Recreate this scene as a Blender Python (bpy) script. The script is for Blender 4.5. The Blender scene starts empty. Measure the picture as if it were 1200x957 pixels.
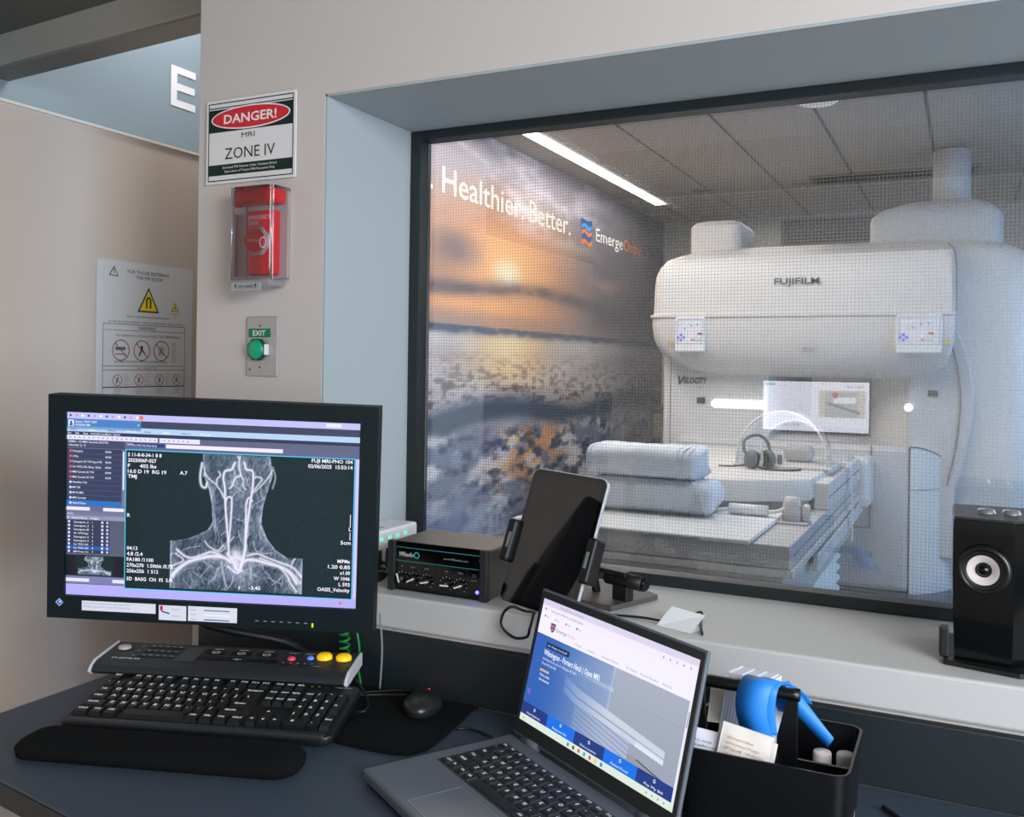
import bpy, bmesh, math, random
import numpy as np
from mathutils import Vector, Matrix, Euler
random.seed(7)
scene = bpy.context.scene
COL = scene.collection
PI = math.pi

# ------------------------------------------------------------------ camera, world, lights, exposure
EYE = 1.29
cam_d = bpy.data.cameras.new('camera'); cam = bpy.data.objects.new('camera', cam_d); COL.objects.link(cam)
cam_d.sensor_width = 36; cam_d.lens = 36*1083/1200; cam_d.clip_start = .02
cam_d.shift_x = 0; cam_d.shift_y = -51.5/1200
cam.matrix_world = Matrix.Translation((0, 0, EYE)) @ Matrix.Rotation(math.radians(26.2), 4, 'Z') @ Matrix.Rotation(PI/2, 4, 'X') @ Matrix.Rotation(.014, 4, 'Z')
scene.camera = cam
scene.view_settings.view_transform = 'Standard'
scene.view_settings.look = 'None'
scene.view_settings.gamma = 1
scene.view_settings.use_curve_mapping = False
scene.view_settings.exposure = 0.0
w = bpy.data.worlds.new('world'); scene.world = w; w.use_nodes = True
w.node_tree.nodes['Background'].inputs[0].default_value = (.62, .72, .85, 1)
w.node_tree.nodes['Background'].inputs[1].default_value = .25

def area(name, loc, target, sx, sy, power, color, spread=180):
    d = bpy.data.lights.new(name, 'AREA'); d.shape = 'RECTANGLE'; d.size = sx; d.size_y = sy
    d.energy = power; d.color = color; d.spread = math.radians(spread)
    o = bpy.data.objects.new(name, d); COL.objects.link(o); o.location = loc
    o.rotation_euler = (Vector(target)-Vector(loc)).to_track_quat('-Z', 'Y').to_euler()
    return o
area('daylight_control_room', (1.9, -.1, 1.45), (-1.2, 1.2, 1.2), 1.4, 1.2, 72, (.76, .88, 1.0))
area('ceiling_panel_light', (1.1, -.35, 2.08), (.2, .6, 0), 1.2, 1.2, 72, (1, .965, .93))
area('corridor_partition_light', (-1.53, 1.80, 2.3), (-1.76, 1.60, 1.5), .05, .2, 3, (1, .93, .86))
area('corridor_light', (-2.05, 2.15, 2.8), (-2.4, 2.2, 1.8), .3, .3, 6.5, (.95, .96, 1.0))
area('scan_room_light', (-1.2, 4.4, 2.8), (-1.0, 4.8, 0), 2.6, 1.6, 108, (1, .95, .90))
area('scan_room_rear_light', (-1.6, 8.2, 2.8), (-1.4, 8.2, 0), 2.2, 1.0, 14, (1, .96, .9))
area('scan_room_daylight', (2.8, 4.8, 1.5), (-.2, 5.9, .9), 2.4, 1.8, 120, (.34, .60, 1.0), 165)

# ------------------------------------------------------------------ helpers
def lin(c):
    return tuple((x/255/12.92) if x/255 <= .04045 else ((x/255+.055)/1.055)**2.4 for x in c[:3])
def nlin(a):
    a = np.clip(a, 0, 255)/255
    return np.where(a <= .04045, a/12.92, ((a+.055)/1.055)**2.4)
MATS = {}
def mat(name, rgb, rough=.5, metal=0, spec=.5, noise=0, scale=60, bump=0, emit=0, coat=0):
    if name in MATS: return MATS[name]
    m = bpy.data.materials.new(name); m.use_nodes = True
    nt = m.node_tree; b = nt.nodes['Principled BSDF']
    c = lin(rgb)
    b.inputs['Base Color'].default_value = (*c, 1)
    b.inputs['Roughness'].default_value = rough
    b.inputs['Metallic'].default_value = metal
    b.inputs['Specular IOR Level'].default_value = spec
    b.inputs['Coat Weight'].default_value = coat
    if emit:
        b.inputs['Emission Color'].default_value = (*c, 1); b.inputs['Emission Strength'].default_value = emit
    if noise or bump:
        tc = nt.nodes.new('ShaderNodeTexCoord'); n = nt.nodes.new('ShaderNodeTexNoise')
        n.inputs['Scale'].default_value = scale; n.inputs['Detail'].default_value = 4
        nt.links.new(tc.outputs['Object'], n.inputs['Vector'])
        if noise:
            mx = nt.nodes.new('ShaderNodeMix'); mx.data_type = 'RGBA'
            mx.inputs['A'].default_value = (*[x*(1-noise) for x in c], 1); mx.inputs['B'].default_value = (*[min(1, x*(1+noise)) for x in c], 1)
            nt.links.new(n.outputs['Fac'], mx.inputs['Factor']); nt.links.new(mx.outputs['Result'], b.inputs['Base Color'])
        if bump:
            bp = nt.nodes.new('ShaderNodeBump'); bp.inputs['Strength'].default_value = bump; bp.inputs['Distance'].default_value = .002
            nt.links.new(n.outputs['Fac'], bp.inputs['Height']); nt.links.new(bp.outputs['Normal'], b.inputs['Normal'])
    MATS[name] = m
    return m
def emat(name, rgb, strength):
    m = bpy.data.materials.new(name); m.use_nodes = True; nt = m.node_tree; nt.nodes.clear()
    e = nt.nodes.new('ShaderNodeEmission'); o = nt.nodes.new('ShaderNodeOutputMaterial')
    e.inputs[0].default_value = (*lin(rgb), 1); e.inputs[1].default_value = strength
    nt.links.new(e.outputs[0], o.inputs[0]); return m
def clear_mat(name, tint, k, rough=.02, milk=0.0, milkcol=(230, 235, 240), const=None):
    """see-through sheet: transparent + fresnel gloss (+ a little milky diffuse)"""
    m = bpy.data.materials.new(name); m.use_nodes = True; nt = m.node_tree; nt.nodes.clear()
    t = nt.nodes.new('ShaderNodeBsdfTransparent'); g = nt.nodes.new('ShaderNodeBsdfGlossy'); fr = nt.nodes.new('ShaderNodeFresnel')
    mu = nt.nodes.new('ShaderNodeMath'); mu.operation = 'MULTIPLY'; mu.use_clamp = True
    mx = nt.nodes.new('ShaderNodeMixShader'); o = nt.nodes.new('ShaderNodeOutputMaterial')
    t.inputs[0].default_value = (*lin(tint), 1); g.inputs[0].default_value = (1, 1, 1, 1); g.inputs[1].default_value = rough
    fr.inputs[0].default_value = 1.5; mu.inputs[1].default_value = k
    nt.links.new(fr.outputs[0], mu.inputs[0]); nt.links.new(mu.outputs[0], mx.inputs[0])
    base = t.outputs[0]
    if milk:
        d = nt.nodes.new('ShaderNodeBsdfDiffuse'); d.inputs[0].default_value = (*lin(milkcol), 1)
        m2 = nt.nodes.new('ShaderNodeMixShader'); m2.inputs[0].default_value = milk
        nt.links.new(t.outputs[0], m2.inputs[1]); nt.links.new(d.outputs[0], m2.inputs[2]); base = m2.outputs[0]
    nt.links.new(base, mx.inputs[1]); nt.links.new(g.outputs[0], mx.inputs[2]); nt.links.new(mx.outputs[0], o.inputs[0])
    return m
def attr_mat(name, emission=0, rough=.5, spec=.3):
    m = bpy.data.materials.new(name); m.use_nodes = True; nt = m.node_tree
    b = nt.nodes['Principled BSDF']; a = nt.nodes.new('ShaderNodeAttribute'); a.attribute_name = 'Col'
    if emission:
        b.inputs['Base Color'].default_value = (.01, .01, .012, 1)
        nt.links.new(a.outputs['Color'], b.inputs['Emission Color']); b.inputs['Emission Strength'].default_value = emission
        b.inputs['Roughness'].default_value = .35
        b.inputs['Specular IOR Level'].default_value = .2
    else:
        nt.links.new(a.outputs['Color'], b.inputs['Base Color']); b.inputs['Roughness'].default_value = rough
        b.inputs['Specular IOR Level'].default_value = spec
    return m

def thing(name, label, cat, loc=(0, 0, 0), rot=(0, 0, 0), group=None):
    o = bpy.data.objects.new(name, None); COL.objects.link(o); o.empty_display_size = .05
    o.location = loc; o.rotation_euler = rot
    o['label'] = label; o['category'] = cat
    if group: o['group'] = group
    return o
def tag(o, label, cat, group=None):
    o['label'] = label; o['category'] = cat
    if group: o['group'] = group
    return o
def structure(o):
    o['kind'] = 'structure'; return o
def mesh_obj(name, verts, faces, m, parent=None, smooth=False, loc=None, rot=None):
    me = bpy.data.meshes.new(name); me.from_pydata([tuple(v) for v in verts], [], faces); me.update()
    return link(name, me, m, parent, smooth, loc, rot)
def link(name, me, m, parent=None, smooth=False, loc=None, rot=None):
    if m: me.materials.append(m)
    if smooth: me.polygons.foreach_set('use_smooth', [True]*len(me.polygons))
    o = bpy.data.objects.new(name, me); COL.objects.link(o)
    if parent: o.parent = parent
    if loc is not None: o.location = loc
    if rot is not None: o.rotation_euler = rot
    return o
def bm_obj(name, bm, m, parent=None, smooth=False, loc=None, rot=None):
    bmesh.ops.recalc_face_normals(bm, faces=bm.faces)
    me = bpy.data.meshes.new(name); bm.to_mesh(me); bm.free()
    return link(name, me, m, parent, smooth, loc, rot)
def add_box(bm, lo, hi, bevel=0, seg=2, M=None):
    s = [(hi[i]-lo[i]) for i in range(3)]; c = [(hi[i]+lo[i])/2 for i in range(3)]
    T = Matrix.Translation(c) @ Matrix.Diagonal((*s, 1))
    r = bmesh.ops.create_cube(bm, size=1, matrix=T)
    vs = r['verts']
    if bevel:
        es = list({e for v in vs for e in v.link_edges})
        rb = bmesh.ops.bevel(bm, geom=es, offset=bevel, segments=seg, affect='EDGES', profile=.5)
        vs = list({v for f in rb['faces'] for v in f.verts} | {v for v in vs if v.is_valid})
    if M is not None: bmesh.ops.transform(bm, matrix=M, verts=vs)
    return vs
def box(name, lo, hi, m, parent=None, bevel=0, seg=2, loc=None, rot=None, smooth=False):
    bm = bmesh.new(); add_box(bm, lo, hi, bevel, seg); return bm_obj(name, bm, m, parent, smooth, loc, rot)
def add_cyl(bm, p0, p1, r0, r1=None, n=24, caps=True):
    r1 = r0 if r1 is None else r1
    p0 = Vector(p0); p1 = Vector(p1); d = p1-p0
    q = d.to_track_quat('Z', 'Y').to_matrix().to_4x4()
    bmesh.ops.create_cone(bm, cap_ends=caps, segments=n, radius1=r0, radius2=r1, depth=d.length, matrix=Matrix.Translation((p0+p1)/2) @ q)
def cyl(name, p0, p1, r, m, parent=None, r1=None, n=24, smooth=False):
    bm = bmesh.new(); add_cyl(bm, p0, p1, r, r1, n)
    o = bm_obj(name, bm, m, parent)
    for f in o.data.polygons:
        if len(f.vertices) == 4: f.use_smooth = True
    return o
def lathe(name, prof, m, parent=None, n=36, axis='Z', loc=None, rot=None):
    """prof: (radius, height) pairs"""
    v = []; f = []
    for i in range(n):
        a = 2*PI*i/n
        for r, h in prof: v.append((r*math.cos(a), r*math.sin(a), h))
    k = len(prof)
    for i in range(n):
        j = (i+1) % n
        for q in range(k-1): f.append((i*k+q, j*k+q, j*k+q+1, i*k+q+1))
    bm = bmesh.new(); me = bpy.data.meshes.new('t'); me.from_pydata(v, [], f); bm.from_mesh(me)
    bmesh.ops.remove_doubles(bm, verts=bm.verts, dist=1e-6)
    return bm_obj(name, bm, m, parent, True, loc, rot)
def prism(name, poly, z0, z1, m, parent=None, bevel=0, plane='XY', smooth=False, loc=None, rot=None, seg=2):
    """extrude a polygon; plane XY (extrude z), XZ (extrude y), YZ (extrude x)"""
    bm = bmesh.new()
    def P(a, b, c): return {'XY': (a, b, c), 'XZ': (a, c, b), 'YZ': (c, a, b)}[plane]
    lo = [bm.verts.new(P(a, b, z0)) for a, b in poly]; hi = [bm.verts.new(P(a, b, z1)) for a, b in poly]
    n = len(poly)
    bm.faces.new(lo[::-1]); bm.faces.new(hi)
    for i in range(n): bm.faces.new((lo[i], lo[(i+1) % n], hi[(i+1) % n], hi[i]))
    if bevel:
        bmesh.ops.recalc_face_normals(bm, faces=bm.faces)
        es = [e for e in bm.edges if e.calc_face_angle(0) > .5]
        bmesh.ops.bevel(bm, geom=es, offset=bevel, segments=seg, affect='EDGES', profile=.5)
    return bm_obj(name, bm, m, parent, smooth, loc, rot)
def rrect(x0, y0, x1, y1, r, n=6):
    """rounded rectangle outline; r scalar or 4 radii (bl, br, tr, tl)"""
    rr = [r]*4 if not isinstance(r, (list, tuple)) else r
    pts = []
    for (cx, cy, a0), q in zip(((x0, y0, PI), (x1, y0, 1.5*PI), (x1, y1, 0), (x0, y1, .5*PI)), rr):
        ox = cx + (q if cx == x0 else -q); oy = cy + (q if cy == y0 else -q)
        if q < 1e-6: pts.append((cx, cy)); continue
        for i in range(n+1):
            a = a0+PI/2*i/n; pts.append((ox+q*math.cos(a), oy+q*math.sin(a)))
    return pts
def loft(name, rings, m, parent=None, smooth=True, caps=True, loc=None, rot=None):
    """rings: list of equal-length lists of 3D points"""
    bm = bmesh.new(); R = [[bm.verts.new(p) for p in r] for r in rings]; n = len(rings[0])
    for a, b in zip(R, R[1:]):
        for i in range(n):
            try: bm.faces.new((a[i], a[(i+1) % n], b[(i+1) % n], b[i]))
            except ValueError: pass
    if caps: bm.faces.new(R[0][::-1]); bm.faces.new(R[-1])
    o = bm_obj(name, bm, m, parent, smooth, loc, rot)
    return o
def autosmooth(o, ang=35):
    me = o.data
    me.polygons.foreach_set('use_smooth', [True]*len(me.polygons))
    try: me.set_sharp_from_angle(angle=math.radians(ang))
    except Exception: pass
    return o
def catmull(pts, k=8):
    P = [Vector(p) for p in pts]; P = [P[0]*2-P[1]] + P + [P[-1]*2-P[-2]]; out = []
    for i in range(1, len(P)-2):
        a, b, c, d = P[i-1:i+3]
        for j in range(k):
            t = j/k
            out.append(.5*((2*b)+(c-a)*t+(2*a-5*b+4*c-d)*t*t+(3*b-a-3*c+d)*t**3))
    out.append(P[-2]); return out
def add_tube(bm, pts, r, n=8, taper=None):
    rings = []; prev = None
    for i, p in enumerate(pts):
        d = (pts[min(i+1, len(pts)-1)]-pts[max(i-1, 0)]).normalized()
        if prev is None: u = d.orthogonal().normalized()
        else:
            u = prev-d*prev.dot(d)
            u = u.normalized() if u.length > 1e-6 else d.orthogonal().normalized()
        prev = u; v = d.cross(u); rr = r if taper is None else r*taper[i]
        rings.append([bm.verts.new(p+u*rr*math.cos(2*PI*k/n)+v*rr*math.sin(2*PI*k/n)) for k in range(n)])
    for a, b in zip(rings, rings[1:]):
        for k in range(n): bm.faces.new((a[k], a[(k+1) % n], b[(k+1) % n], b[k]))
    bm.faces.new(rings[0][::-1]); bm.faces.new(rings[-1])
def tube(name, pts, r, m, parent=None, k=8, n=8, curved=True):
    bm = bmesh.new(); add_tube(bm, catmull(pts, k) if curved else [Vector(p) for p in pts], r, n)
    return bm_obj(name, bm, m, parent, True)

_tc = {}
def text_mesh(s, bold=0, res=2):
    key = (s, bold)
    if key in _tc: return _tc[key]
    c = bpy.data.curves.new('t', 'FONT'); c.body = s; c.size = 1; c.resolution_u = res; c.offset = bold
    o = bpy.data.objects.new('t', c); me = bpy.data.meshes.new_from_object(o)
    V = np.array([v.co[:2] for v in me.vertices]) if len(me.vertices) else np.zeros((0, 2))
    Fc = [tuple(p.vertices) for p in me.polygons]
    bpy.data.objects.remove(o); bpy.data.curves.remove(c); bpy.data.meshes.remove(me)
    _tc[key] = (V, Fc); return _tc[key]
class Paint:
    """flat artwork (screen pages, signs): coloured polygons stacked by hair-thin layers, one mesh with a colour attribute"""
    def __init__(s, step=.00012): s.v = []; s.f = []; s.c = []; s.step = step
    def poly(s, pts, col, L=1):
        n = len(s.v); s.v += [(x, y, L*s.step) for x, y in pts]; s.f.append(tuple(range(n, n+len(pts)))); s.c += [lin(col)]*len(pts)
    def rect(s, x0, y0, x1, y1, col, L=1): s.poly([(x0, y0), (x1, y0), (x1, y1), (x0, y1)], col, L)
    def frame(s, x0, y0, x1, y1, t, col, L=1):
        s.rect(x0, y0, x1, y0+t, col, L); s.rect(x0, y1-t, x1, y1, col, L); s.rect(x0, y0+t, x0+t, y1-t, col, L); s.rect(x1-t, y0+t, x1, y1-t, col, L)
    def disc(s, x, y, r, col, L=1, n=20, ry=None): s.poly([(x+r*math.cos(2*PI*i/n), y+(ry or r)*math.sin(2*PI*i/n)) for i in range(n)], col, L)
    def ring(s, x, y, r, t, col, L=1, n=24):
        for i in range(n):
            a, b = 2*PI*i/n, 2*PI*(i+1)/n
            s.poly([(x+r*math.cos(a), y+r*math.sin(a)), (x+r*math.cos(b), y+r*math.sin(b)), (x+(r-t)*math.cos(b), y+(r-t)*math.sin(b)), (x+(r-t)*math.cos(a), y+(r-t)*math.sin(a))], col, L)
    def line(s, x0, y0, x1, y1, t, col, L=1):
        d = Vector((x1-x0, y1-y0)); n = Vector((-d.y, d.x)).normalized()*t/2
        s.poly([(x0-n.x, y0-n.y), (x1-n.x, y1-n.y), (x1+n.x, y1+n.y), (x0+n.x, y0+n.y)], col, L)
    def text(s, t, x, y, h, col, L=2, align='L', width=None, bold=0, slant=0):
        """h = cap height, (x, y) = baseline start"""
        V, Fc = text_mesh(t, bold)
        if len(V) == 0: return
        V = V.copy(); k = h/.73; V[:, 0] -= V[:, 0].min(); W = V[:, 0].max()*k
        kx = k if width is None else k*width/W
        W = V[:, 0].max()*kx
        off = {'L': 0, 'C': -W/2, 'R': -W}[align]
        n = len(s.v); c = lin(col)
        for a, b in V: s.v.append((x+off+a*kx+slant*b*k, y+b*k, L*s.step)); s.c.append(c)
        s.f += [tuple(n+i for i in q) for q in Fc]
    def grid(s, x0, y0, x1, y1, nx, ny, rgb, L=1):
        """rgb: (ny+1, nx+1, 3) sRGB array, row 0 at y0"""
        n = len(s.v); A = nlin(rgb)
        for j in range(ny+1):
            for i in range(nx+1): s.v.append((x0+(x1-x0)*i/nx, y0+(y1-y0)*j/ny, L*s.step))
        s.c += [tuple(q) for q in A.reshape(-1, 3)]
        for j in range(ny):
            b = n+j*(nx+1)
            s.f += [(b+i, b+i+1, b+nx+2+i, b+nx+1+i) for i in range(nx)]
    def build(s, name, m, parent=None, loc=None, rot=None):
        if not s.v: return None
        me = bpy.data.meshes.new(name); me.from_pydata(s.v, [], s.f)
        a = me.color_attributes.new('Col', 'FLOAT_COLOR', 'POINT')
        buf = np.ones((len(s.v), 4), dtype=np.float32); buf[:, :3] = np.array(s.c); a.data.foreach_set('color', buf.ravel())
        return link(name, me, m, parent, False, loc, rot)

def vnoise(x, y, seed=0):
    """smooth value noise on arrays"""
    xi = np.floor(x).astype(int); yi = np.floor(y).astype(int); fx = x-xi; fy = y-yi
    fx = fx*fx*(3-2*fx); fy = fy*fy*(3-2*fy)
    def h(a, b):
        n = (a*374761393 + b*668265263 + seed*1442695041) & 0xffffffff
        n = ((n ^ (n >> 13))*1274126177) & 0xffffffff
        return ((n ^ (n >> 16)) & 0xffff)/65535.
    return (h(xi, yi)*(1-fx)+h(xi+1, yi)*fx)*(1-fy)+(h(xi, yi+1)*(1-fx)+h(xi+1, yi+1)*fx)*fy
def fbm(x, y, seed=0, o=4):
    a = 0; t = 0
    for i in range(o): a = a+vnoise(x*2**i, y*2**i, seed+i*17)*.5**i; t += .5**i
    return a/t
def sstep(a, b, x):
    t = np.clip((x-a)/(b-a), 0, 1); return t*t*(3-2*t)
def mixc(A, B, k): k = np.asarray(k)[..., None]; return A*(1-k)+np.asarray(B, float)*k

# ------------------------------------------------------------------ materials
M_wall = mat('painted_wall', (199, 193, 190), .85, spec=.2, noise=.02, scale=300, bump=.05)
M_reveal = mat('reveal_daylight_tint', (164, 174, 180), .6, spec=.3)  # blue cast of the daylight mixed into the paint colour
M_left = mat('painted_partition', (196, 186, 178), .85, spec=.2, noise=.02, scale=300)
M_corr = mat('corridor_wall_blue', (150, 168, 178), .8, spec=.2)
M_ceil = mat('control_ceiling', (120, 120, 112), .9, noise=.05, scale=100)
M_head = mat('header_metal', (190, 186, 178), .6)
M_head2 = mat('header_track', (150, 144, 138), .6)
M_floor = mat('floor_vinyl', (196, 182, 166), .5, noise=.06, scale=14)
M_sfloor = mat('scan_floor', (88, 96, 100), .35, noise=.05, scale=30)
M_swall = mat('scan_wall', (176, 176, 170), .8)
M_desk = mat('desk_laminate', (58, 69, 82), .42, noise=.05, scale=700, bump=.04, spec=.4)
M_deskedge = mat('desk_edge', (30, 30, 30), .6)
M_back = mat('backsplash_laminate', (24, 33, 38), .5, noise=.05, scale=500)
M_shelf = mat('sill_laminate', (190, 190, 190), .55, noise=.015, scale=200)
M_frame = mat('window_frame_metal', (46, 54, 56), .4, metal=.5)
M_black = mat('black_plastic', (10, 12, 14), .45, noise=.05, scale=400)
M_blackg = mat('gloss_black', (3, 5, 6), .12, spec=.35, coat=.1)
M_matte = mat('matte_black_fabric', (12, 14, 16), .95, noise=.2, scale=900, bump=.2, spec=.15)
M_bezel = mat('monitor_bezel', (12, 25, 30), .55, spec=.2, noise=.04, scale=300)
M_key = mat('keycap_black', (15, 18, 21), .5)
M_white = mat('machine_white', (204, 203, 201), .38, spec=.4)
M_white2 = mat('machine_offwhite', (184, 185, 186), .45)
M_seam = mat('machine_seam', (96, 100, 102), .6)
M_silver = mat('silver_metal', (176, 178, 184), .3, metal=.8)
M_alu = mat('laptop_grey_metal', (104, 111, 121), .42, metal=.35, noise=.02, scale=600)
M_wplast = mat('white_plastic', (218, 222, 224), .4)
M_towel = mat('towel_cloth', (206, 214, 224), .95, noise=.06, scale=120, bump=.5, spec=.1)
M_cable = mat('cable_rubber', (9, 10, 12), .5)
M_scr = attr_mat('screen_page', emission=1.1)
M_ink = attr_mat('printed_ink', rough=.45)
M_inkm = attr_mat('printed_matte', rough=1.0, spec=0)

# ------------------------------------------------------------------ setting
# control room
structure(box('floor', (-3.4, -1.3, -.05), (2.1, 1.3, 0), M_floor))
structure(box('floor_corridor', (-3.4, 1.3, -.05), (-1.305, 2.2, 0), M_floor))
structure(box('wall_corridor_corner', (-1.80, 2.28, 0), (-1.75, 2.42, 3.0), M_left))
structure(box('ceiling', (-3.4, -1.3, 2.143), (2.1, 1.60, 2.2), M_ceil))
WY0, WY1 = 1.3, 1.57          # front wall face, window frame plane
WX0, WX1 = -1.010, 1.7        # opening
WZ0, WZ1 = .905, 1.757
def wall_with_opening():
    bm = bmesh.new()
    add_box(bm, (-1.303, WY0, 0), (WX0, 1.62, 3.0))
    add_box(bm, (WX0, WY0, WZ1), (WX1, 1.62, 3.0))
    add_box(bm, (WX0, WY0, 0), (WX1, 1.62, .85))
    add_box(bm, (WX1, WY0, 0), (2.1, 1.62, 3.0))
    return bm
structure(bm_obj('wall_window', wall_with_opening(), M_wall))
# smooth liners of the recess: wall paint with bluish daylight put into its colour
bm = bmesh.new()
add_box(bm, (WX0, WY0+.001, .905), (WX0+.004, 1.6, WZ1)); add_box(bm, (WX0, WY0+.001, WZ1-.004), (WX1, 1.6, WZ1))
structure(bm_obj('trim_1', bm, M_reveal))
structure(box('trim_2', (WX0, WY0-.012, .85), (WX1, 1.62, .905), M_shelf, bevel=.004))
structure(box('wall_right', (2.1, -1.3, 0), (2.2, 1.72, 2.2), M_wall))
structure(box('wall_back', (-3.4, -1.4, 0), (2.2, -1.3, 2.2), M_wall))
# partition on the left: a low wall with a ledge, corridor wall rising behind it
structure(box('wall_left', (-1.85, -1.3, 0), (-1.75, 2.2, 1.805), M_left))
structure(box('trim_3', (-1.862, -1.3, 1.805), (-1.744, 2.2, 1.811), mat('ledge_cap', (225, 222, 216), .5)))
cw = structure(box('wall_corridor', (-2.5, -1.3, 0), (-2.4, 2.42, 3.0), M_corr))
structure(box('wall_corridor_end', (-1.80, 2.2, 0), (-1.45, 2.28, 3.0), M_left))
structure(box('wall_corridor_far', (-2.95, 2.42, 0), (-1.75, 2.5, 3.0), M_left))
structure(box('wall_corridor_right', (-1.50, 1.62, 0), (-1.45, 2.28, 3.0), M_left))
structure(box('ceiling_corridor', (-2.5, 1.6, 2.95), (-1.303, 2.42, 3.0), M_reveal))
# only its first letter shows past the wall end
pE = Paint(.0004)
for a in ((0, 0, .027, .136), (.027, 0, .110, .024), (.027, .056, .106, .080), (.027, .112, .110, .136)): pE.rect(*a, (250, 252, 255), 1)
t = pE.build('wall_letter', M_inkm, None, (-2.398, 2.262, 2.142), (PI/2, 0, PI/2))
tag(t, 'large white letter E on the blue grey wall above the ledge', 'letter')
# header over the passage
HROT = (0, 0, -.08); HLOC = (-1.303, 1.56, 0)
bm = bmesh.new(); add_box(bm, (-1.15, -.05, 2.062), (0, .04, 2.145), .003)
hd = structure(bm_obj('trim_4', bm, M_head, loc=HLOC, rot=HROT))
structure(box('trim_5', (-1.15, -.044, 2.057), (0, .034, 2.062), M_head2, loc=HLOC, rot=HROT))
structure(box('wall_header', (-1.15, -.02, 2.145), (0, .03, 3.0), M_corr, loc=HLOC, rot=HROT))

# scan room shell
structure(box('floor_scan_room', (-2.95, 2.2, -.05), (3.0, 9.6, 0), M_sfloor))
SC = bpy.data.materials.new('scan_ceiling_planks'); SC.use_nodes = True
nt = SC.node_tree; b = nt.nodes['Principled BSDF']; b.inputs['Roughness'].default_value = .9
tc = nt.nodes.new('ShaderNodeTexCoord'); sp = nt.nodes.new('ShaderNodeSeparateXYZ'); nt.links.new(tc.outputs['Object'], sp.inputs[0])
def mathn(op, a, bval=None, clamp=False):
    n = nt.nodes.new('ShaderNodeMath'); n.operation = op; n.use_clamp = clamp
    if isinstance(a, (int, float)): n.inputs[0].default_value = a
    else: nt.links.new(a, n.inputs[0])
    if bval is not None:
        if isinstance(bval, (int, float)): n.inputs[1].default_value = bval
        else: nt.links.new(bval, n.inputs[1])
    return n.outputs[0]
fx = mathn('FRACT', mathn('DIVIDE', mathn('ADD', sp.outputs[0], 12.34), .605))
ln = mathn('LESS_THAN', fx, .035)
mx = nt.nodes.new('ShaderNodeMix'); mx.data_type = 'RGBA'
mx.inputs['A'].default_value = (*lin((178, 170, 162)), 1); mx.inputs['B'].default_value = (*lin((92, 90, 88)), 1)
nt.links.new(ln, mx.inputs['Factor']); nt.links.new(mx.outputs['Result'], b.inputs['Base Color'])
structure(box('ceiling_scan_room', (-2.95, 1.62, 2.84), (3.0, 9.6, 2.9), SC))
structure(box('wall_scan_left', (-3.0, 2.5, 0), (-2.935, 9.6, 2.84), M_swall))
structure(box('wall_scan_far', (-2.95, 9.6, 0), (3.0, 9.7, 2.84), M_swall))
structure(box('wall_scan_right', (3.0, 1.62, 0), (3.1, 9.7, 2.84), M_swall))

# observation window: frame, glass pane, woven screening mesh
win = bpy.data.objects.new('window_1', None); COL.objects.link(win); win['kind'] = 'structure'
bm = bmesh.new(); FW = .026
add_box(bm, (WX0+.004, WY1, .905), (WX0+.004+.024, 1.612, WZ1-.004), .002)
add_box(bm, (WX0+.028, WY1, WZ1-.004-.018), (WX1, 1.612, WZ1-.004), .002)
add_box(bm, (WX0+.028, WY1, .905), (WX1, 1.612, .905+.020), .002)
structure(bm_obj('window_frame', bm, M_frame, win))
M_glass = clear_mat('window_glass', (246, 246, 246), 1.9, .0)
structure(box('window_pane', (WX0+.03, 1.598, .915), (WX1, 1.601, WZ1-.01), M_glass, win))
# copper screening woven in the window: a fine square mesh
MS = bpy.data.materials.new('woven_screen_mesh'); MS.use_nodes = True; nt = MS.node_tree; nt.nodes.clear()
tc = nt.nodes.new('ShaderNodeTexCoord'); sp = nt.nodes.new('ShaderNodeSeparateXYZ'); nt.links.new(tc.outputs['Object'], sp.inputs[0])
P_ = .0058; W_ = .30
fxx = mathn('FRACT', mathn('DIVIDE', mathn('ADD', sp.outputs[0], 9), P_)); fzz = mathn('FRACT', mathn('DIVIDE', mathn('ADD', sp.outputs[2], 9), P_))
lx = mathn('LESS_THAN', fxx, W_); lz = mathn('LESS_THAN', fzz, W_)
any_ = mathn('MAXIMUM', lx, lz)
fac = mathn('MULTIPLY', any_, .34)
tr = nt.nodes.new('ShaderNodeBsdfTransparent'); df = nt.nodes.new('ShaderNodeBsdfDiffuse'); df.inputs[0].default_value = (*lin((205, 208, 208)), 1)
ms = nt.nodes.new('ShaderNodeMixShader'); ou = nt.nodes.new('ShaderNodeOutputMaterial')
nt.links.new(fac, ms.inputs[0]); nt.links.new(tr.outputs[0], ms.inputs[1]); nt.links.new(df.outputs[0], ms.inputs[2]); nt.links.new(ms.outputs[0], ou.inputs[0])
structure(mesh_obj('window_mesh_screen', [(WX0+.03, 1.606, .915), (WX1, 1.606, .915), (WX1, 1.606, WZ1-.01), (WX0+.03, 1.606, WZ1-.01)], [(0, 1, 2, 3)], MS, win))

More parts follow.
